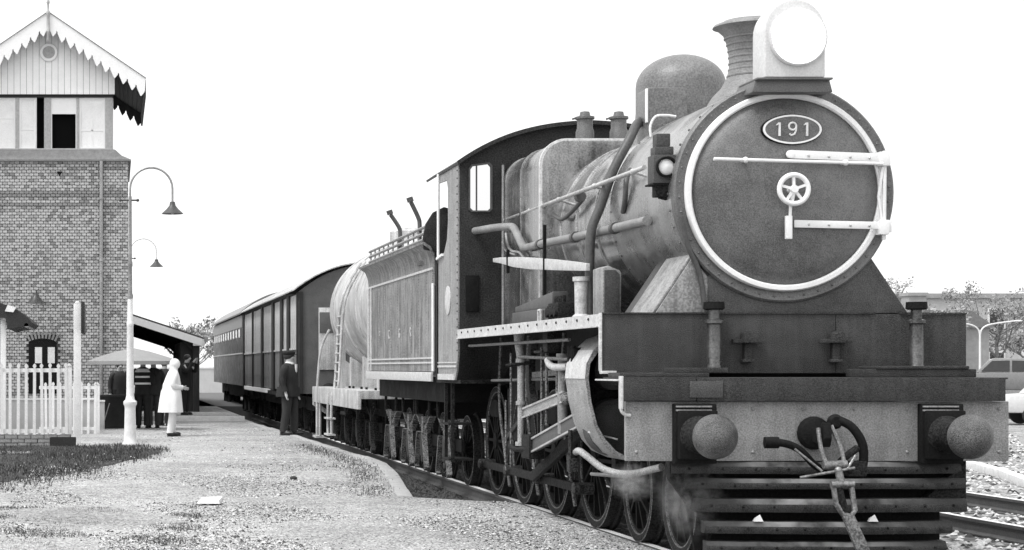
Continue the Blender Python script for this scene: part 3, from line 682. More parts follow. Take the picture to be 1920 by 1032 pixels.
b = LB(); b.prism([(-1.13,1.99),(-.965,1.99),(-.965,2.40)]+arc(-1.0,2.40,.035,0,90,3)+[(-1.08,2.47),(-1.13,2.45)], 'y', 16.65, 17.0); mc = LP(b, 'lubricator_cabinet', 'cabside', bevel=.012)
b = LB(); b.prism([(-1.118,2.02),(-.98,2.02),(-.98,2.39),(-1.02,2.43),(-1.118,2.43)], 'y', 16.638, 16.652); LP(b, 'cabinet_door', 'saddle', mc, bevel=.004)
b = LB(); b.box(-1.25,-1.05,18.2,19.9,1.986,2.14); b.prism([(18.2,2.14),(19.9,2.14),(19.9,2.20),(18.2,2.30)], 'x', -1.22, -1.06); LP(b, 'splasher_box', 'darkpipe', bevel=.015)
b = LB(); b.box(-1.32,-1.1,17.55,17.95,1.99,2.17)
for k in range(5): b.lathe([(.05,-.03),(.05,.03)],(-1.32,17.6+.08*k,2.08+.02*(k%2)),'x',10); b.tube([(-1.25,17.6+.08*k,2.17),(-1.25,17.6+.08*k,2.24)],.02,8)
LP(b, 'lubricator', 'black2', bevel=.006)
b = LB(); b.tube([(-1.28,18.42,1.99),(-1.28,18.42,2.12)], .015, 8); b.tube([(-1.28,18.52,1.99),(-1.28,18.52,2.12)], .015, 8); b.tube([(-1.28,18.42,2.12),(-1.28,18.52,2.12)], .015, 8); LP(b, 'step_iron', 'edge')
# marker lamp on the smokebox side
b = LB(); b.box(-1.037,-.845,15.40,15.58,3.09,3.33); b.box(-1.02,-.86,15.42,15.56,3.33,3.40); b.box(-1.005,-.885,15.43,15.55,3.40,3.51); ml = LP(b, 'marker_lamp', 'saddle', bevel=.012)
b = LB(); b.lathe([(.0,15.372),(.05,15.378),(.068,15.392),(.068,15.401)],(-.934,0,3.224),'y',24); LP(b, 'marker_lens', 'lens2', ml)
b = LB(); b.lathe([(.072,15.4),(.086,15.4),(.086,15.36),(.072,15.36),(.072,15.4)],(-.934,0,3.224),'y',24); LP(b, 'lens_rim', 'black', ml)
b = LB(); b.tube(spline([(-1.03,15.5,3.49),(-1.035,15.5,3.58),(-.99,15.5,3.66),(-.90,15.5,3.67),(-.82,15.5,3.66)],5), .011, 8); LP(b, 'lamp_handle', 'white2', ml)
b = LB(); b.box(-1.01,-.90,15.44,15.54,2.98,3.09); b.bar((-.96,15.5,3.0),(-.84,15.5,2.97),.05,.06); b.box(-1.06,-.83,15.42,15.58,3.075,3.09); LP(b, 'lamp_bracket', 'black2', bevel=.006)

# cab
cabf = [(-1.496,1.985)] + [(-1.0,1.985)] + [(-.9,1.985),(-.9,3.2),(.9,3.2),(.9,1.985),(1.496,1.985)] + [(x, 4.40-.06*abs(x)**1.2-.125*abs(x)**2.6) for x in [1.496-2.992*i/28 for i in range(29)]]
win = lambda s: [(s*x, z) for x, z in ([(-1.375,3.42),(-1.345,3.39),(-1.165,3.39),(-1.135,3.42),(-1.135,3.90),(-1.165,3.935),(-1.345,3.91),(-1.375,3.87)])]
b = LB(); b.prism(cabf, 'y', 21.6, 21.63, holes=[win(1), win(-1)[::-1]]); cabfr = LP(b, 'cab_front', 'cabfront')
for s in (1, -1):
    w = win(s); cx = sum(p[0] for p in w)/8; cz = sum(p[1] for p in w)/8
    wo_ = [(cx+(x-cx)*1.16, cz+(z-cz)*1.07) for x, z in w]
    b = LB(); b.prism(wo_, 'y', 21.58, 21.6, holes=[w]); b.box(cx-.055,cx-.038,21.585,21.6,3.39,3.92); LP(b, 'window_frame', 'darkpipe' if s == 1 else 'cabfront', cabfr)
    b = LB(); b.box(cx-.12,cx+.12,21.612,21.618,3.39,3.93)
    gm = bpy.data.materials.get('cab window glass')
    if gm is None:
        gm = bpy.data.materials.new('cab window glass'); gm.use_nodes = True; pn = gm.node_tree.nodes['Principled BSDF']
        pn.inputs['Transmission Weight'].default_value = 1.0; pn.inputs['Roughness'].default_value = .03; pn.inputs['IOR'].default_value = 1.02
    LP(b, 'window_pane', gm, cabfr)
b = LB(); b.tube([(-1.0,21.55,3.92),(-1.0,21.55,2.0)], .016, 8); LP(b, 'cab_front_beading', 'rod')
b = LB(); b.box(-1.43,-1.27,21.575,21.599,2.2,2.63); LP(b, 'locker_door', 'black', bevel=.008)
rp = [(x, 4.40-.06*abs(x)**1.2-.125*abs(x)**2.6) for x in [-1.525+3.05*i/32 for i in range(33)]]
b = LB(); b.prism([(x, z+.003) for x, z in rp] + [(x*1.008, z+.03) for x, z in rp[::-1]], 'y', 21.5, 23.7); LP(b, 'cab_roof', 'roof')
b = LB(); b.prism([(x*1.01, z-.012) for x, z in rp] + [(x*1.014, z+.035) for x, z in rp[::-1]], 'y', 21.47, 21.499); LP(b, 'roof_beading', 'cabfront')
side = [(21.62,1.70),(21.72,1.50),(21.82,1.40),(22.93,1.40),(22.93,2.88),(22.9,2.9),(22.55,2.95),(22.35,3.10),(22.28,3.3),(22.28,3.7),(22.36,3.82),(22.93,3.84),(22.93,3.97),(21.62,3.97)]
for s in (-1, 1):
    x0, x1 = (-1.512,-1.492) if s < 0 else (1.492,1.512)
    b = LB(); b.prism(side, 'x', x0, x1); cs = LP(b, 'cab_side', 'cabside')
    b = LB(); xo = x0-.012 if s < 0 else x1
    b.box(xo,xo+.012,21.85,22.93,1.40,1.47); b.box(xo,xo+.008,21.7,22.93,1.55,1.575); b.box(xo,xo+.008,21.7,22.93,1.60,1.615); LP(b, 'side_beading', 'edge', cs)
    b = LB(); b.tube([(s*1.53,22.84,2.9),(s*1.53,22.84,3.95)], .018, 8); b.bar((s*1.53,22.55,2.93),(s*1.53,22.93,2.9),.03,.03); LP(b, 'cab_handrail', 'white', cs)
    b = LB(); pts = [(22.25+.17*cos(2*pi*k/32), 2.36+.125*sin(2*pi*k/32)*1.4) for k in range(32)]; b.prism(pts, 'x', xo, xo+.012); LP(b, 'works_plate', 'edge', cs, bevel=.002)
b = LB()
for k in range(24): b.ball((-1.513,21.66,1.75+.092*k), .011, n=6, m=4)
LP(b, 'cab_rivet', 'plank', kind='stuff')
b = LB(); b.box(-1.49,1.45,23.2,23.25,1.4,2.86); LP(b, 'cab_back_sheet', 'cabfront')
b = LB(); b.box(-1.48,1.48,21.64,23.25,1.36,1.40); LP(b, 'cab_floor', 'black2')
b = LB()      # steps under the cab
for z in (.42,.85): b.box(-1.5,-1.2,22.3,22.75,z,z+.025)
for yy in (22.3,22.74): b.box(-1.47,-1.43,yy-.01,yy+.02,.4,1.36)
LP(b, 'cab_step', 'black2')
# frames, added to block light passing beneath, and ash pan
for x in (-.72,.72):
    b = LB(); b.prism([(15.0,.75),(16.6,.55),(17.0,.45),(22.9,.45),(22.9,1.36),(21.5,1.94),(15.3,1.94),(15.3,1.42),(14.7,1.25),(14.7,.81)], 'x', x-.02, x+.02); LP(b, 'main_frame', 'black')
b = LB(); b.box(-.9,.9,19.7,21.6,.7,2.02); LP(b, 'ash_pan', 'black2')
# wheels
def wheel(par, x, yy, r, n_sp, face, mat='black2', tmat='spring', out=-1):
    b = B(); s = out
    b.lathe([(.0,s*.075),(.10,s*.07),(.115,s*.02),(.11,-s*.06),(.0,-s*.06)], (0,0,0), 'x', 20)
    for k in range(n_sp):
        a = 2*pi*k/n_sp; b.bar((s*.03,.09*cos(a),.09*sin(a)), (s*.01,(r-.08)*cos(a),(r-.08)*sin(a)), .035, .05, up=(1,0,0), w1=.03, h1=.035)
    b.lathe([(r-.105,-s*.05),(r-.105,s*.03),(r-.065,s*.03),(r-.065,-s*.05),(r-.105,-s*.05)], (0,0,0), 'x', 48)
    w = b.build('wheel', mat, par); w.location = (x, yy, r)
    b = B(); b.lathe([(r-.066,-s*.06),(r-.066,s*.045),(r-.04,s*.055),(r-.008,s*.055),(r,s*.05),(r+.001,-s*.04),(r+.028,-s*.055),(r+.028,-s*.085),(r-.066,-s*.085),(r-.066,-s*.06)], (0,0,0), 'x', 56)
    t = b.build('tyre', tmat, w)
    b = B(); b.lathe([(r-.012,s*.0555),(r-.002,s*.0535),(r-.001,s*.048),(r-.012,s*.05),(r-.012,s*.0555)], (0,0,0), 'x', 56); b.lathe([(r-.076,s*.0465),(r-.066,s*.0475),(r-.066,s*.03),(r-.076,s*.03),(r-.076,s*.0465)], (0,0,0), 'x', 48); b.build('tyre_edge', 'hanger', w)
    return w
for yy, r, ns in ((22.35,.66,14),(20.89,.66,14),(19.37,.66,14),(17.76,.66,14),(16.32,.46,10),(15.12,.46,10)):
    wheel(loco, -.86, yy-Y0, r, ns, 0, 'black', 'black2')
    b = LB(); b.tube([(-.8,yy,r),(.8,yy,r)], .09, 12); LP(b, 'axle', 'black')
for yy in (22.35,20.89,19.37,17.76):      # crank pins and balance weights
    b = LB(); b.lathe([(.06,-.93),(.06,-1.12),(.04,-1.13)],(0,yy,.66-.28),'x',14); LP(b, 'crank_pin', 'spring')
    b = LB(); a_ = [(yy+.5*cos(radians(t)), .66+.5*sin(radians(t))) for t in range(45,136,10)]; b.prism(a_+[(yy-.2,.95),(yy+.2,.95)], 'x', -.93, -.86); LP(b, 'balance_weight', 'black')
b = LB(); b.bar((-1.05,17.7,.38),(-1.05,22.4,.38),.05,.085,up=(0,0,1)); LP(b, 'coupling_rod', 'black2', bevel=.006)
b = LB(); b.bar((-1.13,19.4,.40),(-1.13,17.2,1.0),.05,.11); LP(b, 'connecting_rod', 'black2', bevel=.006)
# cylinder: wrapped jacket with a hollow dark front
outer = [(-1.13,1.86),(-1.29,1.80),(-1.40,1.70),(-1.462,1.58),(-1.475,1.45),(-1.45,1.25),(-1.40,1.05),(-1.33,.90),(-1.24,.80),(-1.10,.74)]
inner = [(x+.028 if x < -1.2 else x, z-(.03 if z > 1.6 else 0)+(.028 if z < 1 else 0)) for x, z in outer]
b = LB(); b.prism(outer + inner[::-1], 'y', 15.92, 16.62); cj = LP(b, 'cylinder_jacket', 'jacket')
b = LB(); b.prism([(x-.006, z) for x, z in outer[2:5]] + [(x+.002, z) for x, z in outer[2:5]][::-1], 'y', 15.92, 16.62); LP(b, 'jacket_seam', 'edge', cj)
b = LB(); b.prism(inner + [(-.75,.74),(-.75,1.86)], 'y', 16.36, 16.6); LP(b, 'cylinder', 'black2')
b = LB(); b.lathe([(.0,16.2),(.2,16.2),(.25,16.24),(.26,16.4)], (-1.12,0,1.02), 'y', 32); b.lathe([(.0,16.12),(.13,16.12),(.17,16.17),(.17,16.4)], (-1.16,0,1.52), 'y', 28)
for k in range(10): b.ball((-1.12+.22*cos(2*pi*k/10),16.215,1.02+.22*sin(2*pi*k/10)),.018,n=6,m=4)
LP(b, 'cylinder_cover', 'saddle')
b = LB(); b.tube([(-1.38,16.2,.98),(-1.16,16.05,.92)], .008, 6); LP(b, 'cylinder_rod', 'edge')
b = LB()
for yy in (16.48,16.6): b.lathe([(.05,-.03),(.05,.05)], (-1.42,yy,1.68), 'x', 10); b.tube([(-1.44,yy,1.6),(-1.44,yy,1.74)], .025, 8)
LP(b, 'relief_valve', 'black')
b = LB(); b.tube(spline([(-1.36,16.7,.78),(-1.38,16.5,.80),(-1.36,16.3,.76),(-1.28,16.0,.66),(-1.15,15.7,.64),(-1.0,15.3,.72)],5), .031, 12); LP(b, 'drain_pipe', 'jacket')
b = LB(); b.tube([(-1.30,16.4,.60),(-1.1,16.0,.60)], .016, 8); LP(b, 'cock_lever', 'pipe')
b = LB(); b.tube([(-1.40,16.75,.98),(-1.40,16.75,.62)], .02, 8); b.box(-1.42,-1.34,16.7,16.8,.60,.72); LP(b, 'drain_cock', 'spring')
# motion work
b = LB(); b.bar((-1.30,19.05,1.075),(-1.30,17.3,1.275),.05,.085); m1 = LP(b, 'slide_bar', 'jacket', bevel=.004)
b = LB(); b.bar((-1.33,19.03,1.12),(-1.33,17.3,1.32),.02,.018); b.bar((-1.33,19.05,1.028),(-1.33,17.3,1.228),.02,.018); LP(b, 'bar_edge', 'steel', m1)
b = LB(); b.bar((-1.30,18.62,.76),(-1.30,16.72,1.08),.05,.13); m2 = LP(b, 'slide_bar', 'darkpipe', bevel=.004)
b = LB(); b.bar((-1.33,18.62,.825),(-1.33,16.72,1.145),.02,.018); b.bar((-1.33,18.62,.695),(-1.33,16.72,1.015),.02,.018); LP(b, 'bar_edge', 'steel', m2)
b = LB(); b.tube([(-1.36,19.05,1.92),(-1.36,19.05,1.80),(-1.34,19.05,1.62)], [.06,.05,.04], 12); b.tube([(-1.34,19.05,1.62),(-1.34,19.05,1.18)], .038, 12); b.tube([(-1.34,19.05,1.18),(-1.34,19.05,.76)], .036, 12)
b.lathe([(.055,1.60),(.055,1.64)],(-1.34,19.05,0),'z',12); b.lathe([(.055,1.16),(.055,1.2)],(-1.34,19.05,0),'z',12); b.lathe([(.06,.74),(.06,.78)],(-1.34,19.05,0),'z',12); LP(b, 'motion_hanger', 'jacket')
b = LB(); b.tube([(-1.40,19.3,.72),(-1.38,19.1,.70),(-1.30,18.6,.72)], .03, 8); b.box(-1.36,-1.2,18.6,18.95,.62,.86); LP(b, 'crosshead', 'black2', bevel=.01)
b = LB(); b.tube([(-1.5,19.05,1.565),(-1.25,19.0,1.6)],.02,8); LP(b, 'hanger_pin', 'black2')
for x, yy, z0, z1, r in ((-1.38,19.35,.5,1.7,.012),(-1.38,19.6,.45,1.2,.012),(-1.30,18.3,.9,1.75,.014),(-1.30,18.1,.98,1.75,.014),(-1.28,17.6,1.05,1.5,.014)):
    b = LB(); b.tube([(x,yy,z0),(x,yy,z1)], r, 8); LP(b, 'oil_pipe', 'hanger')
b = LB(); b.box(-1.35,-1.24,17.85,18.05,1.70,1.93); b.box(-1.37,-1.23,18.0,18.35,1.69,1.715); LP(b, 'link_bracket', 'spring', bevel=.004)
b = LB(); b.lathe([(.045,.92),(.05,1.3),(.045,1.35),(.045,1.62),(.06,1.63),(.06,1.68)],(-1.3,17.45,0),'z',12); LP(b, 'radius_link', 'pipe')
b = LB(); b.tube(spline([(-1.38,17.7,1.62),(-1.38,17.6,1.57),(-1.37,17.4,1.55),(-1.33,17.1,1.56)],4), .035, 10); LP(b, 'valve_rod', 'edge')
b = LB(); b.tube([(-1.33,17.55,1.52),(-1.33,17.55,1.3),(-1.3,17.6,1.24)], .012, 8); LP(b, 'combination_lever', 'hanger')
for zz in (1.45,1.25): b = LB(); b.ball((-1.3,17.3,zz),.055,n=10,m=6); LP(b, 'oil_cup', 'hanger')
# brake gear, sand pipes and piping among the wheels
for yy in (21.6, 20.12, 18.55, 17.05):
    b = LB(); b.bar((-.9,yy,1.3),(-.9,yy-.06,.42),.05,.06,up=(1,0,0)); LP(b, 'brake_hanger', 'spring')
    b = LB(); b.prism([(yy-.02,.42),(yy-.12,.62),(yy-.10,.82),(yy-.02,.78),(yy+.03,.6)], 'x', -.94, -.84); LP(b, 'brake_block', 'black2', bevel=.008)
for yy in (21.75, 20.3, 18.7):
    b = LB(); b.tube(spline([(-.98,yy,1.9),(-1.0,yy,1.2),(-.96,yy-.1,.6),(-.93,yy-.25,.16)],5), .018, 8); LP(b, 'sand_pipe', 'hanger')
for x, z0, z1, ya, yb in ((-1.42,1.80,1.80,16.7,21.4),(-1.38,1.62,1.66,16.7,19.0),(-1.2,1.45,1.4,16.7,21.2)):
    b = LB(); b.tube([(x,ya,z0),(x,yb,z1)], .016, 8); LP(b, 'oil_pipe', 'hanger')
b = LB(); b.prism([(18.95,1.1),(19.1,1.1),(19.28,1.35),(19.28,1.6),(19.1,1.85),(18.95,1.85),(19.14,1.6),(19.14,1.35)], 'x', -1.24, -1.17); LP(b, 'expansion_link', 'spring', bevel=.006)
b = LB(); b.bar((-1.2,19.1,1.47),(-1.2,17.0,1.53),.035,.06); LP(b, 'radius_rod', 'hanger', bevel=.005)
b = LB(); b.bar((-1.22,19.2,1.12),(-1.12,20.85,.72),.035,.055); LP(b, 'eccentric_rod', 'spring', bevel=.005)
b = LB(); b.tube([(-1.13,18.9,.82),(-1.13,16.62,1.05)], .03, 10); LP(b, 'piston_rod', 'rod')
# bogie frame
b = LB(); b.box(-.72,-.66,14.9,16.7,.35,.7); b.box(-.78,-.70,15.55,15.9,.45,.62); LP(b, 'bogie_frame', 'black')

# steam leaking from the cylinder cocks
sm = bpy.data.materials.new('leaking steam'); sm.use_nodes = True; tt = sm.node_tree; tt.nodes.clear()
vo = tt.nodes.new('ShaderNodeVolumePrincipled'); oo = tt.nodes.new('ShaderNodeOutputMaterial'); tt.links.new(vo.outputs[0], oo.inputs['Volume'])
vo.inputs['Color'].default_value = (.95,.95,.95,1)
tcn = tt.nodes.new('ShaderNodeTexCoord'); nz = tt.nodes.new('ShaderNodeTexNoise'); nz.inputs['Scale'].default_value = 5; nz.inputs['Detail'].default_value = 4
grd = tt.nodes.new('ShaderNodeTexGradient'); grd.gradient_type = 'QUADRATIC_SPHERE'
tt.links.new(tcn.outputs['Object'], nz.inputs['Vector']); tt.links.new(tcn.outputs['Object'], grd.inputs['Vector'])
mr_ = tt.nodes.new('ShaderNodeMapRange'); mr_.inputs[1].default_value = .38; mr_.inputs[2].default_value = .7; mr_.inputs[3].default_value = 0; mr_.inputs[4].default_value = 18
tt.links.new(nz.outputs[0], mr_.inputs[0]); mm_ = tt.nodes.new('ShaderNodeMath'); mm_.operation = 'MULTIPLY'
tt.links.new(mr_.outputs[0], mm_.inputs[0]); tt.links.new(grd.outputs[0], mm_.inputs[1]); tt.links.new(mm_.outputs[0], vo.inputs['Density'])
MT['steam'] = sm
for (x, yy, z, rx, rz) in ((4.40, 15.6, .58, .24, .2), (4.62, 14.75, .52, .34, .4)):
    b = B(); b.ball((0,0,0), 1, n=24, m=16); o = b.build('steam', 'steam', kind='stuff'); o.location = (x, yy, z); o.scale = (rx, .3, rz)

# ================================================================ TENDER
YT = 23.45; TO = (0, YT, 0)
tender = thing('tender', 'tall streaked grey tender behind the cab, coal heaped at its front', 'tender', (XC, YT, 0))
def TB(): return B(TO)
for s in (-1, 1):
    pr = [(s*1.46,1.50),(s*1.478,1.50),(s*1.478,2.86),(s*1.49,2.96),(s*1.53,3.06),(s*1.61,3.12),(s*1.63,3.12),(s*1.635,3.15),(s*1.60,3.15),(s*1.51,3.09),(s*1.47,2.98),(s*1.46,2.86)]
    b = TB(); b.prism(pr, 'y', 23.47, 29.5); sd_ = b.build('side_sheet', 'tender', tender)
    xo = s*1.479
    b = TB()
    for z, h in ((1.60,.022),(1.66,.022),(2.80,.03)): b.box(min(xo,xo+s*.014),max(xo,xo+s*.014),23.5,29.45,z,z+h)
    b.build('side_beading', 'edge' , sd_)
    b = TB(); b.box(min(xo,xo+s*.03),max(xo,xo+s*.03),23.5,29.6,1.37,1.49); b.build('tender_sill', 'edge', tender, bevel=.006)
    b = TB(); b.box(min(xo,xo+s*.02),max(xo,xo+s*.02),29.35,29.47,1.5,2.8); b.box(min(xo,xo+s*.015),max(xo,xo+s*.015),29.1,29.2,1.5,2.8); b.build('corner_strip', 'edge', sd_)
    b = TB()
    for k in range(42): b.ball((xo,23.52,1.55+.03*k), .009, n=6, m=4)
    for k in range(9):
        for j in range(26): b.ball((xo, 24.0+.62*k, 1.72+.042*j), .008, n=5, m=3)
    b.build('side_rivet', 'tender', sd_, kind='stuff')
    b = TB()
    for z in (3.22,3.30,3.38): b.tube([(s*1.5,23.9,z),(s*1.5,29.2,z)], .022, 8)
    for k in range(12): b.bar((s*1.5,24.0+.46*k,3.14),(s*1.5,24.0+.46*k,3.40),.03,.02)
    b.build('coal_rail', 'rod', tender)
for yy in (24.4, 25.55): pass
b = TB(); b.box(-1.46,1.46,23.5,29.48,1.45,2.95); b.build('water_tank', 'vanend', tender)
b = TB(); b.box(-1.45,1.45,29.48,29.51,1.45,3.1); b.build('end_sheet', 'tender', tender)
b = TB(); b.tube([(-1.50,23.38,1.5),(-1.50,23.38,2.62)], .022, 10); b.tube([(-1.50,23.38,1.52),(-1.46,23.5,1.52)], .015, 8); b.tube([(-1.50,23.38,2.6),(-1.46,23.5,2.6)], .015, 8); b.build('tender_handrail', 'white', tender)
b = TB()      # heaped coal
rg = []
for k, (yy, h, wd) in enumerate(((23.55,3.0,.9),(23.62,3.35,1.25),(23.8,3.55,1.42),(24.4,3.62,1.46),(25.2,3.5,1.4),(26.4,3.25,1.2),(27.6,3.0,.8))):
    ring = []
    for j in range(17):
        t = pi*j/16; jit = 1 + random.uniform(-.05,.05); ring.append((wd*cos(t)*jit, yy+random.uniform(-.05,.05), 2.9 + (h-2.9)*sin(t)**.55*jit))
    rg.append(ring)
b.loft(rg); b.build('coal_load', 'coal', tender, flat=True)
b = TB(); pts = [(-1.60,3.06),(-1.2,2.95),(-1.2,3.56),(-1.34,3.60),(-1.48,3.53),(-1.575,3.38),(-1.61,3.2)]; b.prism(pts, 'y', 23.5, 23.56); b.build('front_bulkhead', 'cabfront', tender, bevel=.012)
for (yy, lean, h) in ((24.9,-.12,.45),(26.6,-.14,.42)):
    b = TB(); b.tube(spline([(-1.42,yy,3.25),(-1.42,yy,3.48),(-1.44,yy,3.58),(-1.42+lean,yy,3.34+h)],4), .03, 8); b.tube([(-1.42+lean,yy,3.34+h),(-1.42+lean-.02,yy,3.40+h)], .045, 8); b.build('fire_iron', 'darkpipe', tender)
for i, ch in enumerate('FCGR'):
    mesh_text(ch, .19, .003, 'edge', 'letter', tender, (-1.482, 28.25-.98*i-YT, 2.03), (radians(90), 0, radians(-90)))
b = TB(); b.box(-1.3,1.3,23.6,29.5,1.1,1.40); b.build('underframe', 'black', tender)
def bogie_gear(par, off, y0, xs, mat='black2', hang='hanger', r=.46, spacing=1.75, n=2):
    for k in range(n):
        yy = y0 + spacing*k
        wheel(par, -.86, yy-off, r, 8, 0, 'black2', 'black2')
        bb = B((0, off, 0)); bb.box(xs-.02,xs+.2,yy-.14,yy+.14,r-.16,r+.16); bb.prism([(yy-.09,r-.16),(yy+.09,r-.16),(yy+.06,r-.24),(yy-.06,r-.24)],'x',xs-.02,xs+.1); bb.build('axle_box', 'spring', par, bevel=.015)
        bb = B((0, off, 0))
        for j in range(6): bb.prism([(yy-.55+.075*j,r+.30-.022*j+.10*(1-j/6)),(yy,r+.235+.022*j),(yy+.55-.075*j,r+.30-.022*j+.10*(1-j/6)),(yy+.55-.075*j,r+.318-.022*j+.10*(1-j/6)),(yy,r+.253+.022*j),(yy-.55+.075*j,r+.318-.022*j+.10*(1-j/6))],'x',xs,xs+.09)
        bb.box(xs-.012,xs+.1,yy-.05,yy+.05,r+.16,r+.40); bb.build('leaf_spring', hang, par)
        for d in (-1,1):
            bb = B((0, off, 0)); bb.bar((xs-.02,yy+d*.22,r+.18),(xs-.02,yy+d*.42,r-.30),.03,.07,up=(1,0,0)); bb.bar((xs-.02,yy+d*.42,r-.30),(xs-.02,yy+d*.36,r-.33),.03,.06,up=(1,0,0))
            bb.build('spring_hanger', hang, par)
            bb = B((0, off, 0)); bb.tube([(xs,yy+d*.52,r+.42),(xs,yy+d*.56,r+.75)], .022, 8); bb.build('spring_link', mat, par)
    bb = B((0, off, 0)); bb.bar((xs+.12,y0-.6,r+.08),(xs+.12,y0+spacing*(n-1)+.6,r+.08),.04,.16); bb.build('bogie_frame', 'black', par)
bogie_gear(tender, YT, 24.2, -1.2); bogie_gear(tender, YT, 27.2, -1.2)

# ================================================================ TANK WAGON
YK = 30.2; KO = (0, YK, 0)
tank = thing('tank_wagon', 'pale grey cylindrical tank wagon with a ladder, coupled behind the tender', 'wagon', (XC, YK, 0))
b = B(KO); RT = 1.2; ZT = 2.68
b.lathe([(0,30.35),(.5,30.38),(.9,30.48),(1.12,30.62),(RT,30.8),(RT,37.2),(1.12,37.4),(.9,37.52),(.5,37.6),(0,37.63)], (0,0,ZT), 'y', 64); tb = b.build('tank', 'tank', tank, ang=60)
for yy in (31.2,33.2,35.0,36.6):
    b = B(KO); b.lathe([(RT,yy-.05),(RT+.018,yy-.045),(RT+.018,yy+.045),(RT,yy+.05)], (0,0,ZT), 'y', 64); b.build('tank_band', 'tank', tb)
b = B(KO); b.lathe([(.4,ZT+1.1),(.4,ZT+1.4),(.3,ZT+1.46),(0,ZT+1.48)], (0,34.4,0), 'z', 28); b.build('tank_dome', 'tank', tank)
b = B(KO); b.box(-1.52,1.52,30.2,37.1,1.03,1.17); b.box(-1.56,-1.5,30.2,37.1,.86,1.17); b.prism([(-1.56,.86),(-1.56,.80),(-1.2,.55),(-1.15,.60),(-1.5,.86)],'y',36.9,37.1); b.build('wagon_frame', 'framegrey', tank, bevel=.008)
b = B(KO)
for yy in (33.75, 34.3): b.tube(spline([(-.95,yy,3.5),(-1.24,yy,3.0),(-1.36,yy,2.5),(-1.45,yy,1.17),(-1.56,yy,1.05),(-1.57,yy,.3)],5), .026, 8)
for k in range(8): b.tube([(-1.45+.008*k,33.75,1.3+.17*k),(-1.45+.008*k,34.3,1.3+.17*k)], .014, 6)
for z in (.3,.6): b.box(-1.64,-1.5,33.7,34.35,z,z+.03)
b.build('ladder', 'framegrey', tank)
b = B(KO); b.box(-1.36,-1.3,33.85,34.2,1.17,2.2); b.build('ladder_back', 'tank', tank)
for yy in (36.4, 35.9):
    b = B(KO); b.tube([(-1.54,yy,.86),(-1.54,yy,.2)], .028, 8); b.build('step_hanger', 'framegrey', tank)
b = B(KO); b.box(-1.62,-1.46,35.85,36.5,.18,.22); b.build('foot_step', 'framegrey', tank)
b = B(KO); b.tube(spline([(-1.52,36.6,1.17),(-1.46,36.5,1.9),(-1.3,36.4,2.3)],5), .024, 8); b.build('hand_grip', 'framegrey', tank)
for yy in (31.5,33.3,35.1,36.7):
    b = B(KO); b.prism([(-1.05,1.17),(1.05,1.17),(1.05,1.75),(.75,1.55),(0,1.45),(-.75,1.55),(-1.05,1.75)], 'y', yy-.12, yy+.12); b.build('tank_cradle', 'tank', tank)
b = B(KO); b.box(-.9,.9,30.4,37.0,.7,1.03); b.build('underframe', 'black', tank)
bogie_gear(tank, YK, 31.2, -1.2, hang='spring'); bogie_gear(tank, YK, 34.6, -1.2, hang='spring')

# ================================================================ GOODS VAN
YV = 39.3; VO = (0, YV, 0)
van = thing('goods_van', 'dark boarded goods van with vertical posts and arched roof, behind the tank wagon', 'railway van', (XC, YV, 0))
roofz = lambda x, e=3.2, c=3.78, w=1.55: e + (c-e)*(1-(abs(x)/w)**2.2)
vp = [(-1.55,.98),(1.55,.98)] + [(x, roofz(x)) for x in [1.55-3.1*i/24 for i in range(25)]]
b = B(VO); b.prism(vp, 'y', 39.97, 40.05); ve = b.build('end_wall', 'vanend', van)
b = B(VO); b.box(-1.12,-.72,39.93,39.968,1.5,2.85); b.build('end_door', 'van', ve, bevel=.01)
b = B(VO); b.box(-1.10,-.74,39.915,39.929,2.3,2.75); b.build('end_door_panel', 'vanend', ve, bevel=.004)
b = B(VO)
for x in (-1.5,-.62,.62): b.box(x-.04,x+.04,39.92,39.968,.98,3.2)
b.build('end_post', 'vand', ve)
b = B(VO); b.box(-1.5,1.5,40.05,56.9,.98,3.15); b.build('van_body', 'vand', van)
yy = 40.0; k = 0; first = {}
while yy < 56.8:      # side boarding, board by board
    w = .40
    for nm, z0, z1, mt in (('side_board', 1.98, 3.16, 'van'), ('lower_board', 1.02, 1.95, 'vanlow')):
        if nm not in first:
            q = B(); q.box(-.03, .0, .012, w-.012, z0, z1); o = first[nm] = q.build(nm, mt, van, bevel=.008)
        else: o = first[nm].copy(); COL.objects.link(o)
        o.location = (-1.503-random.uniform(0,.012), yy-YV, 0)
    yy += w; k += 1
for yy in (40.1, 42.2, 43.9, 46.3, 49.7, 53.1, 56.7):
    b = B(VO); w = .28 if 42 < yy < 50 else .12; b.box(-1.585,-1.548,yy-w,yy+w,.98,3.18); b.build('side_post', 'vand', van, bevel=.008)
b = B(VO); b.box(-1.57,-1.548,40.0,56.9,1.945,1.985); b.build('waist_rail', 'van', van)
b = B(VO); b.box(-1.59,-1.5,40.2,56.9,.88,.97); b.build('van_sill', 'black', van)
b = B(VO); b.box(-1.62,-1.52,47.6,55.8,.90,1.0); b.build('step_board', 'white2', van)
b = B(VO); rp2 = [(x, roofz(x, 3.22, 3.82, 1.66)) for x in [-1.66+3.32*i/28 for i in range(29)]]
b.prism(rp2 + [(x*1.003, z+.025) for x, z in rp2[::-1]], 'y', 39.87, 57.0); b.build('van_roof', 'framegrey', van)
b = B(VO); b.box(-1.2,1.2,40.1,56.8,.6,.9); b.build('underframe', 'black', van)
for yy in (42.0, 53.2): bogie_gear(van, YV, yy, -1.2, hang='black2')
for s in (-1,1):
    b = B(VO); b.lathe([(.0,39.2),(.12,39.22),(.19,39.28),(.19,39.32),(.07,39.33),(.07,39.9)], (s*.97,0,1.03), 'y', 20); b.build('buffer', 'black2', van)

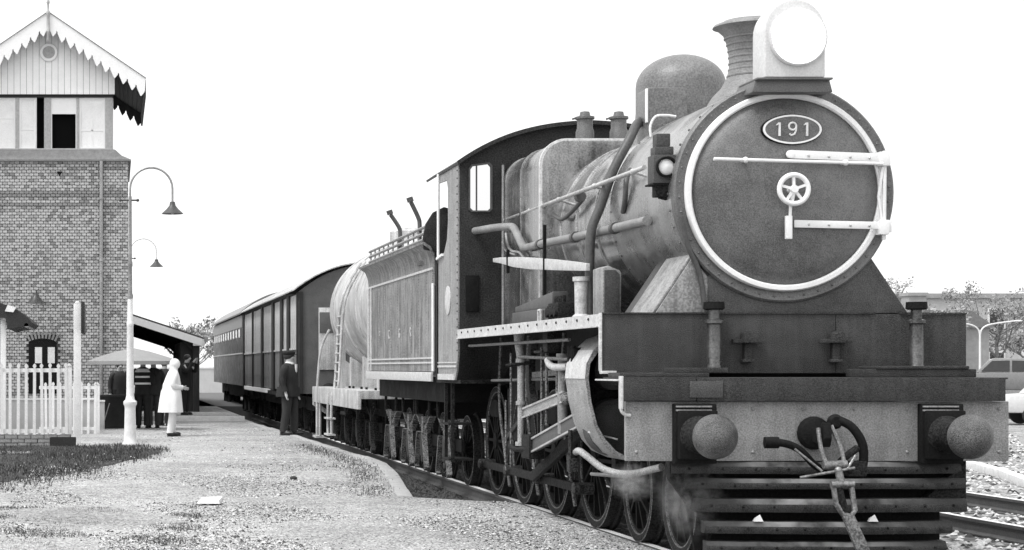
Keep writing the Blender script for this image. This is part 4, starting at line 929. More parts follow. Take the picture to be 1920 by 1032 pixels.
# ================================================================ PASSENGER COACH
YC = 57.7; CO = (0, YC, 0)
coach = thing('passenger_coach', 'farthest dark railway coach with a row of small white windows', 'railway coach', (XC, YC, 0))
vp = [(-1.53,.98),(1.53,.98)] + [(x, roofz(x,3.22,3.85,1.53)) for x in [1.53-3.06*i/24 for i in range(25)]]
b = B(CO); b.prism(vp, 'y', YC, 74.5); b.build('coach_body', 'coach', coach)
b = B(CO); b.box(-1.548,-1.531,YC+.1,74.5,2.82,3.2); b.build('upper_panel', 'coachup', coach)
b = B(CO); b.box(-1.552,-1.531,YC+.1,74.5,1.98,2.02); b.build('waist_line', 'edge', coach)
firstw = None
for k in range(11):
    if firstw is None:
        q = B(); q.box(-1.553,-1.531,0,.62,2.5,2.8); firstw = o = q.build('window', 'timber', coach)
        q = B(); q.box(-1.557,-1.5535,.05,.57,2.53,2.77); p_ = q.build('pane', 'glassw', o)
    else:
        o = firstw.copy(); COL.objects.link(o); c2 = p_.copy(); COL.objects.link(c2); c2.parent = o
    o.location = (0, 1.0+1.42*k, 0)
b = B(CO); rp3 = [(x, roofz(x,3.22,3.9,1.62)) for x in [-1.62+3.24*i/28 for i in range(29)]]
b.prism(rp3 + [(x*1.004, z+.05) for x, z in rp3[::-1]], 'y', YC-.1, 74.6); b.build('coach_roof', 'pipe', coach)
b = B(CO); b.box(-1.2,1.2,YC+.1,74.4,.55,.98); b.build('underframe', 'black', coach)
b = B(CO); b.tube([(-1.2,YC-.3,2.0),(-1.2,YC-.0,2.0)], .3, 10); b.box(-.6,.6,YC-.5,YC,1.1,3.2); b.build('gangway', 'black', coach)
for yy in (59.6, 70.2): bogie_gear(coach, YC, yy, -1.2, hang='black2')

# ================================================================ SIGNAL BOX
TY = 46.0; TC = -1.65
tower = thing('signal_box', 'tall pale brick signal box with white gabled cabin and fretted bargeboards', 'signal box', (TC, TY, PLAT))
SO = (TC, TY, PLAT)
HW_ = 1.985; BZ = 6.72
w_arch = [(-.62,.12),( .12,.12)]
b = B(SO); b.box(TC-HW_+.03, TC+HW_-.03, TY+.03, TY+5.0, 0.0, BZ); b.build('brick_core_wall', 'mortar', tower)
# bricks in Flemish bond, the lower window left free
stuff = B(SO); singles = []
bmesh_cache = {}
row = 0; z = PLAT; wx0, wx1, wz0, wz1 = -2.14, -1.47, 1.2, 2.32
while z < BZ - .05:
    x = TC - HW_ - (0 if row % 2 == 0 else .06)
    proud = -.02 if (abs(z-5.86) < .04 or abs(z-5.57) < .04) else 0
    while x < TC + HW_ - .02:
        x0 = max(x, TC-HW_); x1 = min(x+.106, TC+HW_)
        if x1-x0 > .03 and not (x1 > wx0 and x0 < wx1 and wz0-.02 < z+.07 and z < wz1):
            singles.append((x0, x1, z, True, proud))
        x += .12
    z += .075; row += 1
vis = [s_ for s_ in singles if s_[0] > -2.9 and s_[2] > 2.0]
random.shuffle(vis)
pick = set(id(s_) for s_ in [v for v in vis if v[1]-v[0] > .105][:300])
for s_ in singles:
    x0, x1, z, hd, pr = s_; pj = random.uniform(0,.012)
    r_ = random.random()
    mi = 0 if r_ < .62 else (2 if r_ < .86 else 1)
    if pr: mi = 1
    if id(s_) in pick:
        me = bmesh_cache.get(mi)
        if me is None:
            q = B(); q.box(0,.106,0,.06,0,.058); o = q.build('brick', ['brickA','brickB','brickC'][mi], tower, bevel=.004); bmesh_cache[mi] = o
        else: o = me.copy(); COL.objects.link(o)
        o.location = (x0-TC, -.004-pj+pr, z-PLAT)
    else:
        stuff.cm = mi; stuff.box(x0, x1, TY-.004-pj+pr, TY+.06, z, z+.058)
z = PLAT; row = 0
while z < BZ - .06:       # flank facing the track
    y = TY + .065 + (0 if row % 2 == 0 else .06)
    while y < TY + 4.95:
        stuff.cm = random.choices((0,2,1),(6,3,1))[0]
        stuff.box(TC+HW_-.06, TC+HW_+random.uniform(0,.008), y, min(y+.106,TY+5), z, z+.058); y += .12
    z += .075; row += 1
stuff.build('brickwork', ['brickA','brickB','brickC'], tower, kind='stuff')
# ground window with black surround
b = B(SO); b.prism([(-2.15,.9),(-1.45,.9),(-1.45,2.16)] + [(-1.8+.35*cos(radians(t)), 2.16+.10*sin(radians(t))) for t in range(0,181,20)] + [(-2.15,2.16)], 'y', TY-.02, TY+.08); tw = b.build('window', 'black', tower)
for x in (-1.98, -1.66): 
    b = B(SO); b.box(x-.01, x+.20-.035, TY-.03, TY-.021, 1.66, 2.06); b.build('window_pane', 'curtain', tw)
b = B(SO)
for k in range(9): 
    a = radians(60+60*k/8); b.bar((-1.8+.62*cos(a), TY-.012, 1.78+.50*sin(a)), (-1.8+.72*cos(a)*1.08, TY-.012, 1.78+.50*sin(a)+.17), .05, .06, up=(0,1,0))
b.build('window_arch', 'brickB', tower)
# downpipe
b = B(SO); b.tube([(-.333,TY-.07,6.7),(-.333,TY-.07,.15)], .045, 10)
for z in (5.75,4.2,2.9): b.lathe([(.06,z),(.06,z+.06)],(-.333,TY-.07,0),'z',12)
b.build('downpipe', 'rod', tower)
b = B(SO); b.prism([(-1.45,6.45),(-1.30,6.45),(-1.375,6.33)], 'y', TY-.02, TY+.01); b.build('air_brick', 'black', tower)
# skirt roof between brickwork and cabin
cw = 1.615
b = B(SO)
def ring(w, d0, d1, z): return [(TC-w, TY-d0, z), (TC+w, TY-d0, z), (TC+w, TY+d1, z), (TC-w, TY+d1, z)]
b.loft([ring(2.06,.10,5.1,6.70), ring(2.06,.10,5.1,6.74), ring(1.82,-.06,4.95,6.86), ring(1.66,-.16,4.85,7.02)]); b.build('skirt_roof', 'slate', tower)
# cabin
CY = TY + .22
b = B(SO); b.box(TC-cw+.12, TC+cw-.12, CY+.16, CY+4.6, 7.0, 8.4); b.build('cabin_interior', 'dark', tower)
b = B(SO)
for s in (-1,1): b.box(TC+s*(cw-.06)-.06, TC+s*(cw-.06)+.06, CY+.14, CY+4.6, 7.0, 8.4)
b.build('cabin_side_wall', 'boardw', tower)
sx_ = 75.04
XX = lambda p: (p-215)/sx_
for p0, p1, mt in ((28,35,'timber'),(66,68,'white2'),(82,95,'timber'),(143,148,'timber'),(197,211,'timber'),(-32,-20,'timber')):
    b = B(SO); b.box(XX(p0), XX(p1), CY, CY+.14, 7.0, 8.36); b.build('window_post', mt, tower, bevel=.01)
b = B(SO); b.box(TC-cw, TC+cw, CY-.02, CY+.15, 8.33, 8.40); b.build('window_head', 'wood', tower)
b = B(SO); b.box(TC-cw, TC+cw, CY-.04, CY+.15, 6.96, 7.05); b.build('window_sill', 'timber', tower, bevel=.01)
def sash(p0, p1, z0, z1, bars, mat='glassw'):
    x0, x1 = XX(p0), XX(p1)
    b = B(SO); b.prism([(x0,z0),(x1,z0),(x1,z1),(x0,z1)], 'y', CY+.03, CY+.08, holes=[[(x0+.045,z0+.05),(x1-.045,z0+.05),(x1-.045,z1-.05),(x0+.045,z1-.05)]])
    for kind, t in bars:
        if kind == 'h': b.box(x0+.04,x1-.04,CY+.04,CY+.07,z0+(z1-z0)*t-.018,z0+(z1-z0)*t+.018)
        else: b.box(x0+(x1-x0)*t-.016,x0+(x1-x0)*t+.016,CY+.04,CY+.07,z0+.04,z0+(z1-z0)*kind_v)
    w = b.build('window_sash', 'white', tower)
    b = B(SO); b.box(x0+.044,x1-.044,CY+.05,CY+.056,z0+.049,z1-.049); b.build('pane', mat, w)
kind_v = .6
sash(-20, 28, 7.05, 8.33, [('h',.6)]); sash(35, 66, 7.05, 8.33, [('h',.38)]); sash(148, 197, 7.05, 8.33, [('h',.36),('v',.5)])
b = B(SO); b.box(XX(95), XX(143), CY+.03, CY+.07, 7.92, 8.33); b.box(XX(94), XX(97), CY+.03, CY+.07, 7.05, 7.92); b.box(XX(141.5), XX(144), CY+.03, CY+.07, 7.05, 7.92); b.build('window_blind', 'white', tower)
# gable boarding, board by board
apz = 10.27; slope = .676; GY = TY + .12
RZ = lambda x: apz - slope*abs(x-TC)
x = TC - 1.66; bw_ = .158
while x < TC + 1.655:
    x1 = x + bw_ - .008; b = B(SO)
    mid = [(x, 8.40), (x1, 8.40), (x1, RZ(x1)-.1)] + ([(TC, RZ(TC)-.1)] if x < TC < x1 else []) + [(x, RZ(x)-.1)]
    b.prism(mid, 'y', GY + random.uniform(0,.006), GY+.03); b.build('gable_board', 'boardw', tower, flat=True); x += bw_
b = B(SO); b.prism([(TC-1.66,8.4),(TC+1.66,8.4),(TC,RZ(TC)-.15)], 'y', GY+.04, GY+.1); b.build('gable_backing', 'wood', tower)
b = B(SO); b.lathe([(.155,GY-.01),(.155,GY-.06),(.175,GY-.07),(.215,GY-.07),(.23,GY-.05),(.23,GY)], (TC,0,9.44), 'y', 32); rv = b.build('round_vent', 'white', tower)
b = B(SO); b.lathe([(0,GY-.03),(.16,GY-.03),(.16,GY)], (TC,0,9.44), 'y', 28); b.build('vent_louvre', 'timber', rv)
# roof, bargeboards
RF, RB = TY - .32, TY + 5.35; ex = 2.40
for s in (-1,1):
    b = B(SO); b.prism([(TC,apz),(TC+s*ex,apz-slope*ex),(TC+s*ex,apz-slope*ex+.07),(TC,apz+.075)], 'y', RF+.02, RB-.02); b.build('roof_slope', 'slate', tower)
    nb = 20
    for i in range(nb):     # soffit boards under the eaves
        xa, xb_ = .02 + (ex-.04)*i/nb, .02 + (ex-.04)*(i+1)/nb - .012
        b = B(SO); b.add([(TC+s*q_, yy, apz-slope*q_-d) for q_ in (xa, xb_) for yy in (RF+.03, RB-.03) for d in (.005,.03)],
                         [(0,1,3,2),(4,6,7,5),(0,4,5,1),(2,3,7,6),(1,5,7,3),(0,2,6,4)])
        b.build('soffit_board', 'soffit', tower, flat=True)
    for yf in (RF, RB):
        up, lo = [], []
        nT = 11; pitch = (ex)/nT
        for i in range(nT):
            u0 = i*pitch
            # pointed tooth with a keyhole notch between teeth
            for du, dn in ((0,.235),(.06,.235),(.09,.29),(.40,.40),(.50,.43),(.58,.42),(.91,.29),(.94,.235)):
                u = u0 + du*pitch; lo.append((TC+s*u, apz-slope*u-dn))
        lo.append((TC+s*ex, apz-slope*ex-.26)); up = [(TC+s*(ex+.02), apz-slope*(ex+.02)+.09), (TC, apz+.10)]
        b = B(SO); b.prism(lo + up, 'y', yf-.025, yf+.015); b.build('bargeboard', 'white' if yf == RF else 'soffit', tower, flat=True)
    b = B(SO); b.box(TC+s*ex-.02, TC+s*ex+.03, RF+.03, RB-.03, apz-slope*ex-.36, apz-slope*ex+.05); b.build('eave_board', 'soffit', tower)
    b = B(SO); b.prism([(TC,apz+.10),(TC+s*(ex+.03),apz-slope*(ex+.03)+.09),(TC+s*(ex+.03),apz-slope*(ex+.03)+.11),(TC,apz+.12)], 'y', RF-.05, RF+.03); b.build('verge_strip', 'slate', tower)
b = B(SO); b.lathe([(.0,10.72),(.03,10.66),(.045,10.60),(.025,10.54),(.03,10.4),(.045,10.38),(.045,10.30),(.035,10.28),(.035,9.9),(.05,9.88),(.035,9.84),(.03,9.66),(.0,9.62)], (TC,RF-.06,0), 'z', 12); b.build('finial', 'timber', tower)

# wall lamp on the signal box
wl = thing('wall_lamp', 'dark conical lamp on the signal box wall above the ground window', 'lamp', (-1.95, TY, 3.3))
b = B(); b.lathe([(.24,-.16),(.20,-.13),(.12,-.04),(.06,.03),(.05,.07),(.0,.08)], (0,-.45,0), 'z', 24); b.build('lamp_shade', 'shade', wl)
b = B(); b.tube(spline([(0,.0,.08),(0,-.2,.16),(0,-.38,.16),(0,-.45,.06)]), .014, 8); b.build('lamp_arm', 'shade', wl)
b = B(); b.ball((0,-.45,-.1), .06, n=10, m=6); b.build('lamp_bulb', 'lens2', wl)

# ================================================================ LAMP POSTS
def gooseneck(loc, label, sc=1.0, R_=.39, topz=5.25):
    t = thing('platform_lamp_post', label, 'lamp post', loc, 0, 'swan neck platform lamp posts')
    b = B(); b.lathe([(.15,0),(.15,.05),(.12,.09),(.11,.2),(.10,.70),(.105,.74),(.125,.78),(.125,.82),(.085,.86),(.07,.95),(.06,2.2),(.065,2.22),(.065,2.28),(.052,2.3),(.048,2.72)], (0,0,0), 'z', 20); b.build('pole', 'white2', t)
    b = B(); b.lathe([(.055,2.72),(.055,2.78),(.04,2.82),(.036,3.3),(.045,3.32),(.045,3.38),(.034,3.42),(.03,4.6)], (0,0,0), 'z', 16); b.build('upper_pole', 'pipe', t)
    b = B(); ztop = topz - PLAT; zc_ = ztop - R_
    b.tube([(-.0,0,4.5)] + [(R_ - R_*cos(radians(a)), 0, zc_ + R_*sin(radians(a))) for a in range(0,181,12)] + [(2*R_,0,zc_-.27)], .02, 10); b.build('lamp_arm', 'rod', t)
    b = B(); b.lathe([(.205,zc_-.46),(.19,zc_-.445),(.11,zc_-.37),(.06,zc_-.31),(.045,zc_-.24),(.0,zc_-.23)], (2*R_,0,0), 'z', 24); b.build('lamp_shade', 'shade', t)
    b = B(); b.ball((2*R_,0,zc_-.42), .05, n=10, m=6); b.build('lamp_bulb', 'lens2', t)
    b = B(); b.tube([(-.18,0,4.53),(.14,0,4.53)], .016, 8); b.ball((-.18,0,4.53),.03,n=8,m=5); b.ball((.14,0,4.53),.03,n=8,m=5); b.build('ladder_bar', 'shade', t)
    return t
lp = gooseneck((.285, 33.9, PLAT-.02), 'white swan neck lamp post nearest the grass, dark shade against the sky')
lp2 = copy_tree(lp)
for q_ in kids(lp2):
    if q_.name.startswith('lamp_arm'): q_.data = q_.data.copy(); q_.data.materials[0] = MT['white']
lp2.location = (.46, 54.6, .35); lp2['label'] = 'second swan neck lamp farther away beyond the brick tower, only its shade clear'
lp2.scale = (1.0, 1.0, .98)
# sign post with board seen edge on
t = thing('sign_post', 'white wooden post with a dark signboard seen edge on, beside the picket fence', 'sign post', (-.70, 34.6, PLAT))
b = B(); b.box(-.07,.07,-.07,.07,-.1,2.62); b.prism([(-.07,2.62),(.07,2.62),(.02,2.68),(-.02,2.68)],'y',-.07,.07); b.build('post', 'white2', t, bevel=.008)
b = B(); b.box(.075,.13,-.3,1.6,2.08,2.66); b.build('signboard', 'wood', t, bevel=.006)
b = B(); b.box(-.09,-.072,-.02,.02,2.08,2.13); b.tube([(-.09,0,2.1),(.075,0,2.1)], .012, 6); b.build('sign_bracket', 'black', t)

# ================================================================ FENCES
def picket_fence(loc, length, h, pitch, label, rails, rz=0, pw=.055, group=None):
    t = thing('picket_fence', label, 'fence', loc, rz, group)
    first = None; n = int(length/pitch)
    for k in range(n+1):
        if first is None:
            q = B(); q.prism([(-pw/2,0),(pw/2,0),(pw/2,h-.11),(pw*.28,h-.09),(pw*.62,h-.05),(pw*.4,h-.02),(0,h),(-pw*.4,h-.02),(-pw*.62,h-.05),(-pw*.28,h-.09),(-pw/2,h-.11)], 'y', -.02, .005); first = o = q.build('picket', 'white2', t)
        else: o = first.copy(); COL.objects.link(o)
        o.location = (-k*pitch, 0, random.uniform(-.012,.008)); o.rotation_euler = (0, random.uniform(-.012,.012), 0)
    for z in rails:
        q = B(); q.box(-length-.05, .04, .006, .05, z-.035, z+.035); q.build('fence_rail', 'white2', t)
    for x in (.05,):
        q = B(); q.box(x-.05,x+.05,-.01,.08,0,h-.06); q.prism([(x-.06,h-.06),(x+.06,h-.06),(x,h)],'y',-.02,.09); q.build('fence_post', 'white2', t, bevel=.006)
    return t
picket_fence((-.88, 33.6, .33), 2.6, 1.30, .147, 'white picket fence with pointed pales standing on the low brick plinth', (1.17, .06))
picket_fence((-.42, 39.5, PLAT), 1.15, 1.12, .15, 'short lower white picket fence behind the sign post', (1.0, .12))
pb = thing('brick_plinth', 'low dark brick plinth under the white picket fence', 'plinth', (-.8, 33.75, PLAT))
b = B(); b.box(-4.2,0,-.16,.16,-.1,.2); b.build('plinth_core', 'mortar', pb)
fb = None
for r_ in range(3):
    for k in range(14):
        if fb is None:
            q = B(); q.box(0,.225,-.02,.03,0,.06); fb = o = q.build('brick', 'brickB', pb, bevel=.005)
        else: o = fb.copy(); COL.objects.link(o)
        o.location = (-.24*k-.24-.12*(r_%2), -.165-random.uniform(0,.015), -.01+.07*r_)
lw = thing('low_wall', 'long low whitewashed wall behind the picket fence', 'wall', (-.5, 41.0, PLAT))
b = B(); b.box(-4.5,0.08,0,.2,0,.70); b.build('wall_panel', 'render', lw, bevel=.01)
b = B(); b.box(-4.5,0.1,-.03,.23,.70,.75); b.build('coping', 'white2', lw, bevel=.01)
bx = thing('white_box', 'square white box at the end of the low wall near the parasol', 'box', (-.42, 42.2, PLAT))
b = B(); b.box(-.19,.19,0,.4,0,.64); b.build('box_body', 'render', bx, bevel=.015)
b = B(); b.box(-.2,.2,-.02,.42,.64,.68); b.build('box_lid', 'white2', bx, bevel=.01)
db = thing('dark_box', 'shadow dark trough on the ground between plinth and sign post', 'open box', (-.95, 33.3, PLAT))  # dark box stands in for a shadowed part of the plinth
b = B(); b.box(-.22,.25,-.12,.12,0,.02); b.box(-.22,.25,-.12,-.1,.02,.17); b.box(-.22,.25,.1,.12,.02,.17); b.box(-.22,-.2,-.1,.1,.02,.17); b.box(.23,.25,-.1,.1,.02,.17); b.build('dark_box_body', 'wood', db)

# ================================================================ HUT CANOPY AT LEFT
hut = thing('platform_hut', 'low hut with dark sloping roof and white post at the left edge', 'hut', (-3.2, 40, PLAT))
HO = (-3.2, 40, PLAT)
rp_ = [(-4.6,3.02),(-2.75,3.0),(-2.45,2.94),(-2.1,2.80),(-1.86,2.62),(-1.78,2.52),(-1.86,2.44),(-2.1,2.42),(-2.3,2.38),(-2.35,2.62),(-4.6,2.62)]
b = B(HO); b.prism(rp_, 'y', 39.6, 43.2); hr = b.build('hut_roof', 'wood', hut)
b = B(HO); b.prism([(-2.36,2.76),(-2.18,2.74),(-2.12,2.84),(-2.30,2.90)], 'y', 39.57, 39.6); b.build('roof_patch', 'white2', hr)
b = B(HO); b.prism([(-2.75,2.7),(-1.98,2.44),(-1.95,2.50),(-2.72,2.78)], 'y', 39.62, 39.66); b.tube([(-1.9,39.6,2.46),(-1.9,43.2,2.46)], .05, 8); b.build('gutter', 'rod', hut)
b = B(HO); b.box(-2.47,-2.35,39.75,39.87,PLAT,2.62); b.build('hut_post', 'white2', hut, bevel=.008)
b = B(HO); b.box(-4.6,-2.6,41.5,43.0,PLAT,2.87); b.build('hut_wall', 'render2', hut)
b = B(HO); b.bar((-2.5,39.8,2.45),(-1.95,39.8,2.52),.05,.06); b.build('roof_bracket', 'white2', hut)

# ================================================================ STATION VERANDAH
SV = 54.0
st = thing('station_building', 'station building with white edged sloping verandah and dark posts beyond the tower', 'station', (1.2, SV, .25))
VO2 = (1.2, SV, .25)
vr = lambda x: 3.13 - (x-.3)*.327
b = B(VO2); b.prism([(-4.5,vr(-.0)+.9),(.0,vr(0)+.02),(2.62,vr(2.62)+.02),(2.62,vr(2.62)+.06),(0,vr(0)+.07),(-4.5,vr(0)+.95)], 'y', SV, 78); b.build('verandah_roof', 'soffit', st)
b = B(VO2); b.prism([(-.6,vr(-.6)-.21),(2.56,vr(2.56)-.21),(2.56,vr(2.56)+.01),(-.6,vr(-.6)+.01)], 'y', SV-.11, SV-.06); b.build('fascia_board', 'white', st)
b = B(VO2); b.prism([(-.6,vr(-.6)+.012),(2.66,vr(2.66)+.012),(2.66,vr(2.66)+.045),(-.6,vr(-.6)+.045)], 'y', SV-.09, SV-.003); b.build('verge_board', 'soffit', st)
b = B(VO2); b.box(2.3,2.64,SV-.1,SV+.1,vr(2.5)-.22,vr(2.5)-.02); b.build('eave_block', 'white2', st, bevel=.01)
b = B(VO2); b.tube([(2.68,SV-.1,vr(2.66)),(2.68,78,vr(2.66))], .07, 8); b.build('gutter', 'rod', st)
for k in range(12):
    b = B(VO2); b.prism([(.0,vr(0)-.16),(2.55,vr(2.55)-.16),(2.55,vr(2.55)),(0,vr(0))],'y',SV+.8+1.9*k,SV+.88+1.9*k); b.build('rafter', 'wood', st)
fp_ = None
for k in range(6):
    if fp_ is None:
        q = B(); q.box(-.09,.09,-.09,.09,0,2.12); q.bar((0,.0,1.75),(-.5,.0,2.2),.06,.06); fp_ = o = q.build('verandah_post', 'wood', st, bevel=.01)
    else: o = fp_.copy(); COL.objects.link(o)
    o.location = (2.4-1.2, .15+3.7*k, 0)
b = B(VO2); b.box(-4.5,.35,SV+1,78,.25,3.9); b.build('station_wall', 'render2', st)
b = B(VO2); b.box(1.95,2.38,SV+.3,SV+6.0,.25,2.3); b.build('timber_screen', 'wood', st)

# ================================================================ PARASOL AND TABLE
pr_ = thing('market_parasol', 'large pale canvas parasol with scalloped edge beside the brick tower', 'parasol', (.42, 42.6, PLAT))
b = B(); nS = 8
ringO, ringM = [], []
R1 = 1.06
def pring(r, z, sag): return [(r*cos(2*pi*k/32)*(1-sag*(.5-.5*cos(2*pi*k/4))), r*sin(2*pi*k/32)*(1-sag*(.5-.5*cos(2*pi*k/4))), z) for k in range(32)]
b.loft([pring(R1+.005,1.50,.04), pring(R1,1.58,.04), pring(.8,1.68,.03), pring(.4,1.80,.0), pring(.03,1.88,0)]); b.build('canopy', 'canvas', pr_, ang=20)
b = B(); b.tube([(0,0,0),(0,0,2.12)], .02, 8); b.build('pole', 'rod', pr_)
for k in range(4):
    a = pi*k/2+.3; b = B(); b.tube([(0,0,1.6),(.95*cos(a),.95*sin(a),1.56)], .008, 6); b.build('rib', 'rod', pr_)
tb_ = thing('vendor_table', 'dark cloth covered table under the parasol by the tower wall', 'table', (-.02, 43.3, PLAT))
b = B(); b.box(-.42,.42,-.28,.28,.74,.79); b.build('table_top', 'wood', tb_, bevel=.01)
b = B(); b.loft([[(x*1.04,y*1.05,.02) for x,y in ((-.44,-.3),(0,-.33),(.44,-.3),(.44,.3),(-.44,.3))],[(x,y,.74) for x,y in ((-.43,-.29),(0,-.29),(.43,-.29),(.43,.29),(-.43,.29))]]); b.build('table_cloth', 'cloth_dark', tb_)
b = B(); b.tube([(-.28,-.45,0),(-.1,-.36,.6)], .012, 6); b.build('table_prop', 'rod', tb_)

# ================================================================ PEOPLE
def skin_body(name, joints, edges, radii):
    me = bpy.data.meshes.new(name); me.from_pydata(joints, edges, []); o = bpy.data.objects.new(name, me); COL.objects.link(o)
    sk = o.modifiers.new('s', 'SKIN'); sk.use_smooth_shade = True
    for i, r in enumerate(radii):
        me.skin_vertices[0].data[i].radius = (r, r) if not isinstance(r, tuple) else r
    me.skin_vertices[0].data[0].use_root = True
    ss = o.modifiers.new('d', 'SUBSURF'); ss.levels = 1; ss.render_levels = 1
    dg = bpy.context.evaluated_depsgraph_get()
    m2 = bpy.data.meshes.new_from_object(o.evaluated_get(dg)); o.modifiers.clear(); o.data = m2
    m2.materials.clear(); m2.materials.append(MT['skin']); m2.shade_smooth(); return o
def ellf(cx, cy, z, rx, ry, f, n=36): return [(cx+rx*cos(2*pi*k/n)*(1+f*cos(7*2*pi*k/n+z*3)), cy+ry*sin(2*pi*k/n)*(1+f*cos(7*2*pi*k/n+z*3)), z) for k in range(n)]
def ell(cx, cy, z, rx, ry, n=18, sq=1.0): return [(cx+rx*math.copysign(abs(cos(2*pi*k/n))**sq, cos(2*pi*k/n)), cy+ry*math.copysign(abs(sin(2*pi*k/n))**sq, sin(2*pi*k/n)), z) for k in range(n)]
def person(label, loc, rz, h, torso, legs, shoes, coat=False, hat=None, scarf=None, lean=0.0, arms='bent', bands=False, stride=.0, group=None, skirt=False, coat_len=.55):
    # built 1.70 m tall facing -y, then scaled; lean bends the upper body forward
    def T(p):
        x, y, z = p
        if z > .95 and lean: a = lean; y2 = y - (z-.95)*sin(a); z2 = .95 + (z-.95)*cos(a); return (x, y2, z2)
        return (x, y, z)
    J = [(0,0,.93),(0,.0,1.12),(0,.0,1.33),(0,.01,1.45),(0,.0,1.53),(0,-.01,1.61),(0,0,1.67)]
    E = [(i,i+1) for i in range(6)]; Rr = [.13,.115,.125,.05,.075,.085,.05]
    def add(p, par, r): J.append(p); E.append((par, len(J)-1)); Rr.append(r); return len(J)-1
    add((0,-.115,1.575), 5, .014)       # nose
    for s in (-1,1):
        st_ = stride*s
        a = add((s*.09,0,.88),0,.085); a = add((s*.10,-.02-st_*.5,.48),a,.058); a = add((s*.10,.02-st_,.09),a,.04); add((s*.11,-.13-st_,.04),a,.035)
        sh = add((s*.175,.01,1.40),2,.055)
        if arms == 'bent': el_, wr = (s*.24,.03,1.13), (s*.16,-.2,1.08)
        elif arms == 'up': el_, wr = (s*.25,-.16,1.25), (s*.1,-.25,1.48)
        else: el_, wr = (s*.24,.03,1.12), (s*.25,-.04,.88)
        e_ = add(el_, sh, .042); w_ = add(wr, e_, .027)
        d = (Vector(wr)-Vector(el_)).normalized(); side_ = d.cross(Vector((0,1,.3))).normalized()
        pm = add(tuple(Vector(wr)+d*.07), w_, .03)
        for f in range(4):
            b0 = Vector(wr)+d*.10+side_*(.018*(f-1.5)); f1 = add(tuple(b0+d*.03), pm, .009); add(tuple(b0+d*(.055+.012*(1-abs(f-1.3)))+Vector((0,-.012,-.008))), f1, .007)
        th = add(tuple(Vector(wr)+d*.05+side_*.045), w_, .010); add(tuple(Vector(wr)+d*.085+side_*.05), th, .008)
        if s == -1: EL = {}
        EL[s] = ((s*.175,.01,1.40), el_, wr)
    o = skin_body('person', [T(p) for p in J], E, Rr)
    def TT(r): return [T(p) for p in r]
    q = B()
    if coat:
        hem = .95 - coat_len
        fl = 1.0 if coat_len < .3 else 1.32
        q.loft([TT(ellf(0,.03,hem,.25*fl,.205*fl,.06)), TT(ellf(0,.02,hem+.2,.23*fl,.19*fl,.05)), TT(ellf(0,.015,.98,.21*fl,.17*fl,.02)), TT(ellf(0,.012,1.07,.20,.155*(fl*.9+.1),.03)), TT(ellf(0,.01,1.15,.21,.155*(fl*.9+.1),.025)), TT(ellf(0,.01,1.33,.215,.145,.01)), TT(ellf(0,.015,1.43,.17,.105,0)), TT(ellf(0,.015,1.475,.08,.075,0))])
    else:
        q.loft([TT(ell(0,.01,.82,.205,.15)), TT(ell(0,.01,1.0,.19,.14)), TT(ell(0,.01,1.15,.195,.14)), TT(ell(0,.01,1.33,.215,.14)), TT(ell(0,.015,1.43,.17,.10)), TT(ell(0,.015,1.475,.075,.07))])
    jk = q.build('coat' if coat else 'jacket', torso, o, ang=70)
    for s in (-1,1):
        sh, e2, w2 = EL[s]; q = B(); e2 = Vector(e2); w2 = Vector(w2)
        q.tube([T(p) for p in spline([(sh[0]*.8,sh[1],sh[2]),(sh[0]*1.1,sh[1],sh[2]-.06),tuple(e2),tuple(w2.lerp(e2,.04))],5)], [.07]*4+[.075]*4+[.066]*4+[.05]*4, 12); q.build('sleeve', torso, o, ang=70)
    if not skirt:
        q = B()
        for s in (-1,1):
            st_ = stride*s
            q.tube([(s*.085,.0,.98),(s*.095,-.01-st_*.25,.7),(s*.10,-.02-st_*.5,.48),(s*.10,.01-st_,.12),(s*.10,.01-st_,.075)], [.115,.10,.08,.072,.072], 14)
        q.build('trousers', legs, o, ang=70)
    for s in (-1,1):
        st_ = stride*s; q = B(); q.ball((s*.105,-.05-st_,.045),.048,.135,.05,n=12,m=8); q.box(s*.105-.042,s*.105+.042,-.17-st_,.07-st_,0,.02); q.build('shoe', shoes, o, ang=60)
    if bands:
        for z, a, bq in ((1.06,.206,.152),(1.22,.212,.152)):
            q = B(); q.loft([TT(ell(0,.01,z,a,bq)), TT(ell(0,.01,z+.045,a,bq))]); q.build('pale_band', 'reflect', jk)
        q = B(); q.loft([TT(ell(0,.012,1.355,.222,.147)), TT(ell(0,.015,1.44,.165,.105))]); q.build('pale_yoke', 'reflect', jk)
    hc = T((0,-.005,1.60)); q = B()
    if scarf:
        q.ball(hc,.105,.12,.125,n=18,m=12); q.loft([TT(ell(0,.01,1.42,.12,.10)), TT(ell(0,.01,1.50,.085,.09)), TT(ell(0,.015,1.56,.09,.10))]); q.build('headscarf', scarf, o, ang=80)
    elif hat:
        q.ball((hc[0],hc[1]+.015,hc[2]+.02),.095,.108,.09,n=16,m=10); q.build('hair', 'hair', o, ang=80)
        q = B(); q.lathe([(.098,1.64),(.115,1.665),(.12,1.70),(.10,1.725),(0,1.735)],(0,.01,0),'z',20); q.prism([(-.08,-.08),(-.05,-.155),(0,-.17),(.05,-.155),(.08,-.08)],'z',1.643,1.655); cp = q.build('cap', hat, o, ang=60)
        cp.location = (hc[0], hc[1]+.005, hc[2]-1.60)
    else:
        q.ball((hc[0],hc[1]+.018,hc[2]+.025),.093,.105,.09,n=16,m=10); q.build('hair', 'hair', o, ang=80)
    o.location = loc; o.rotation_euler = (0,0,rz); k = h/1.70; o.scale = (k,k,k)
    return tag(o, label, 'person', group)
E_ = radians
pz = lambda y: plat_z(y)
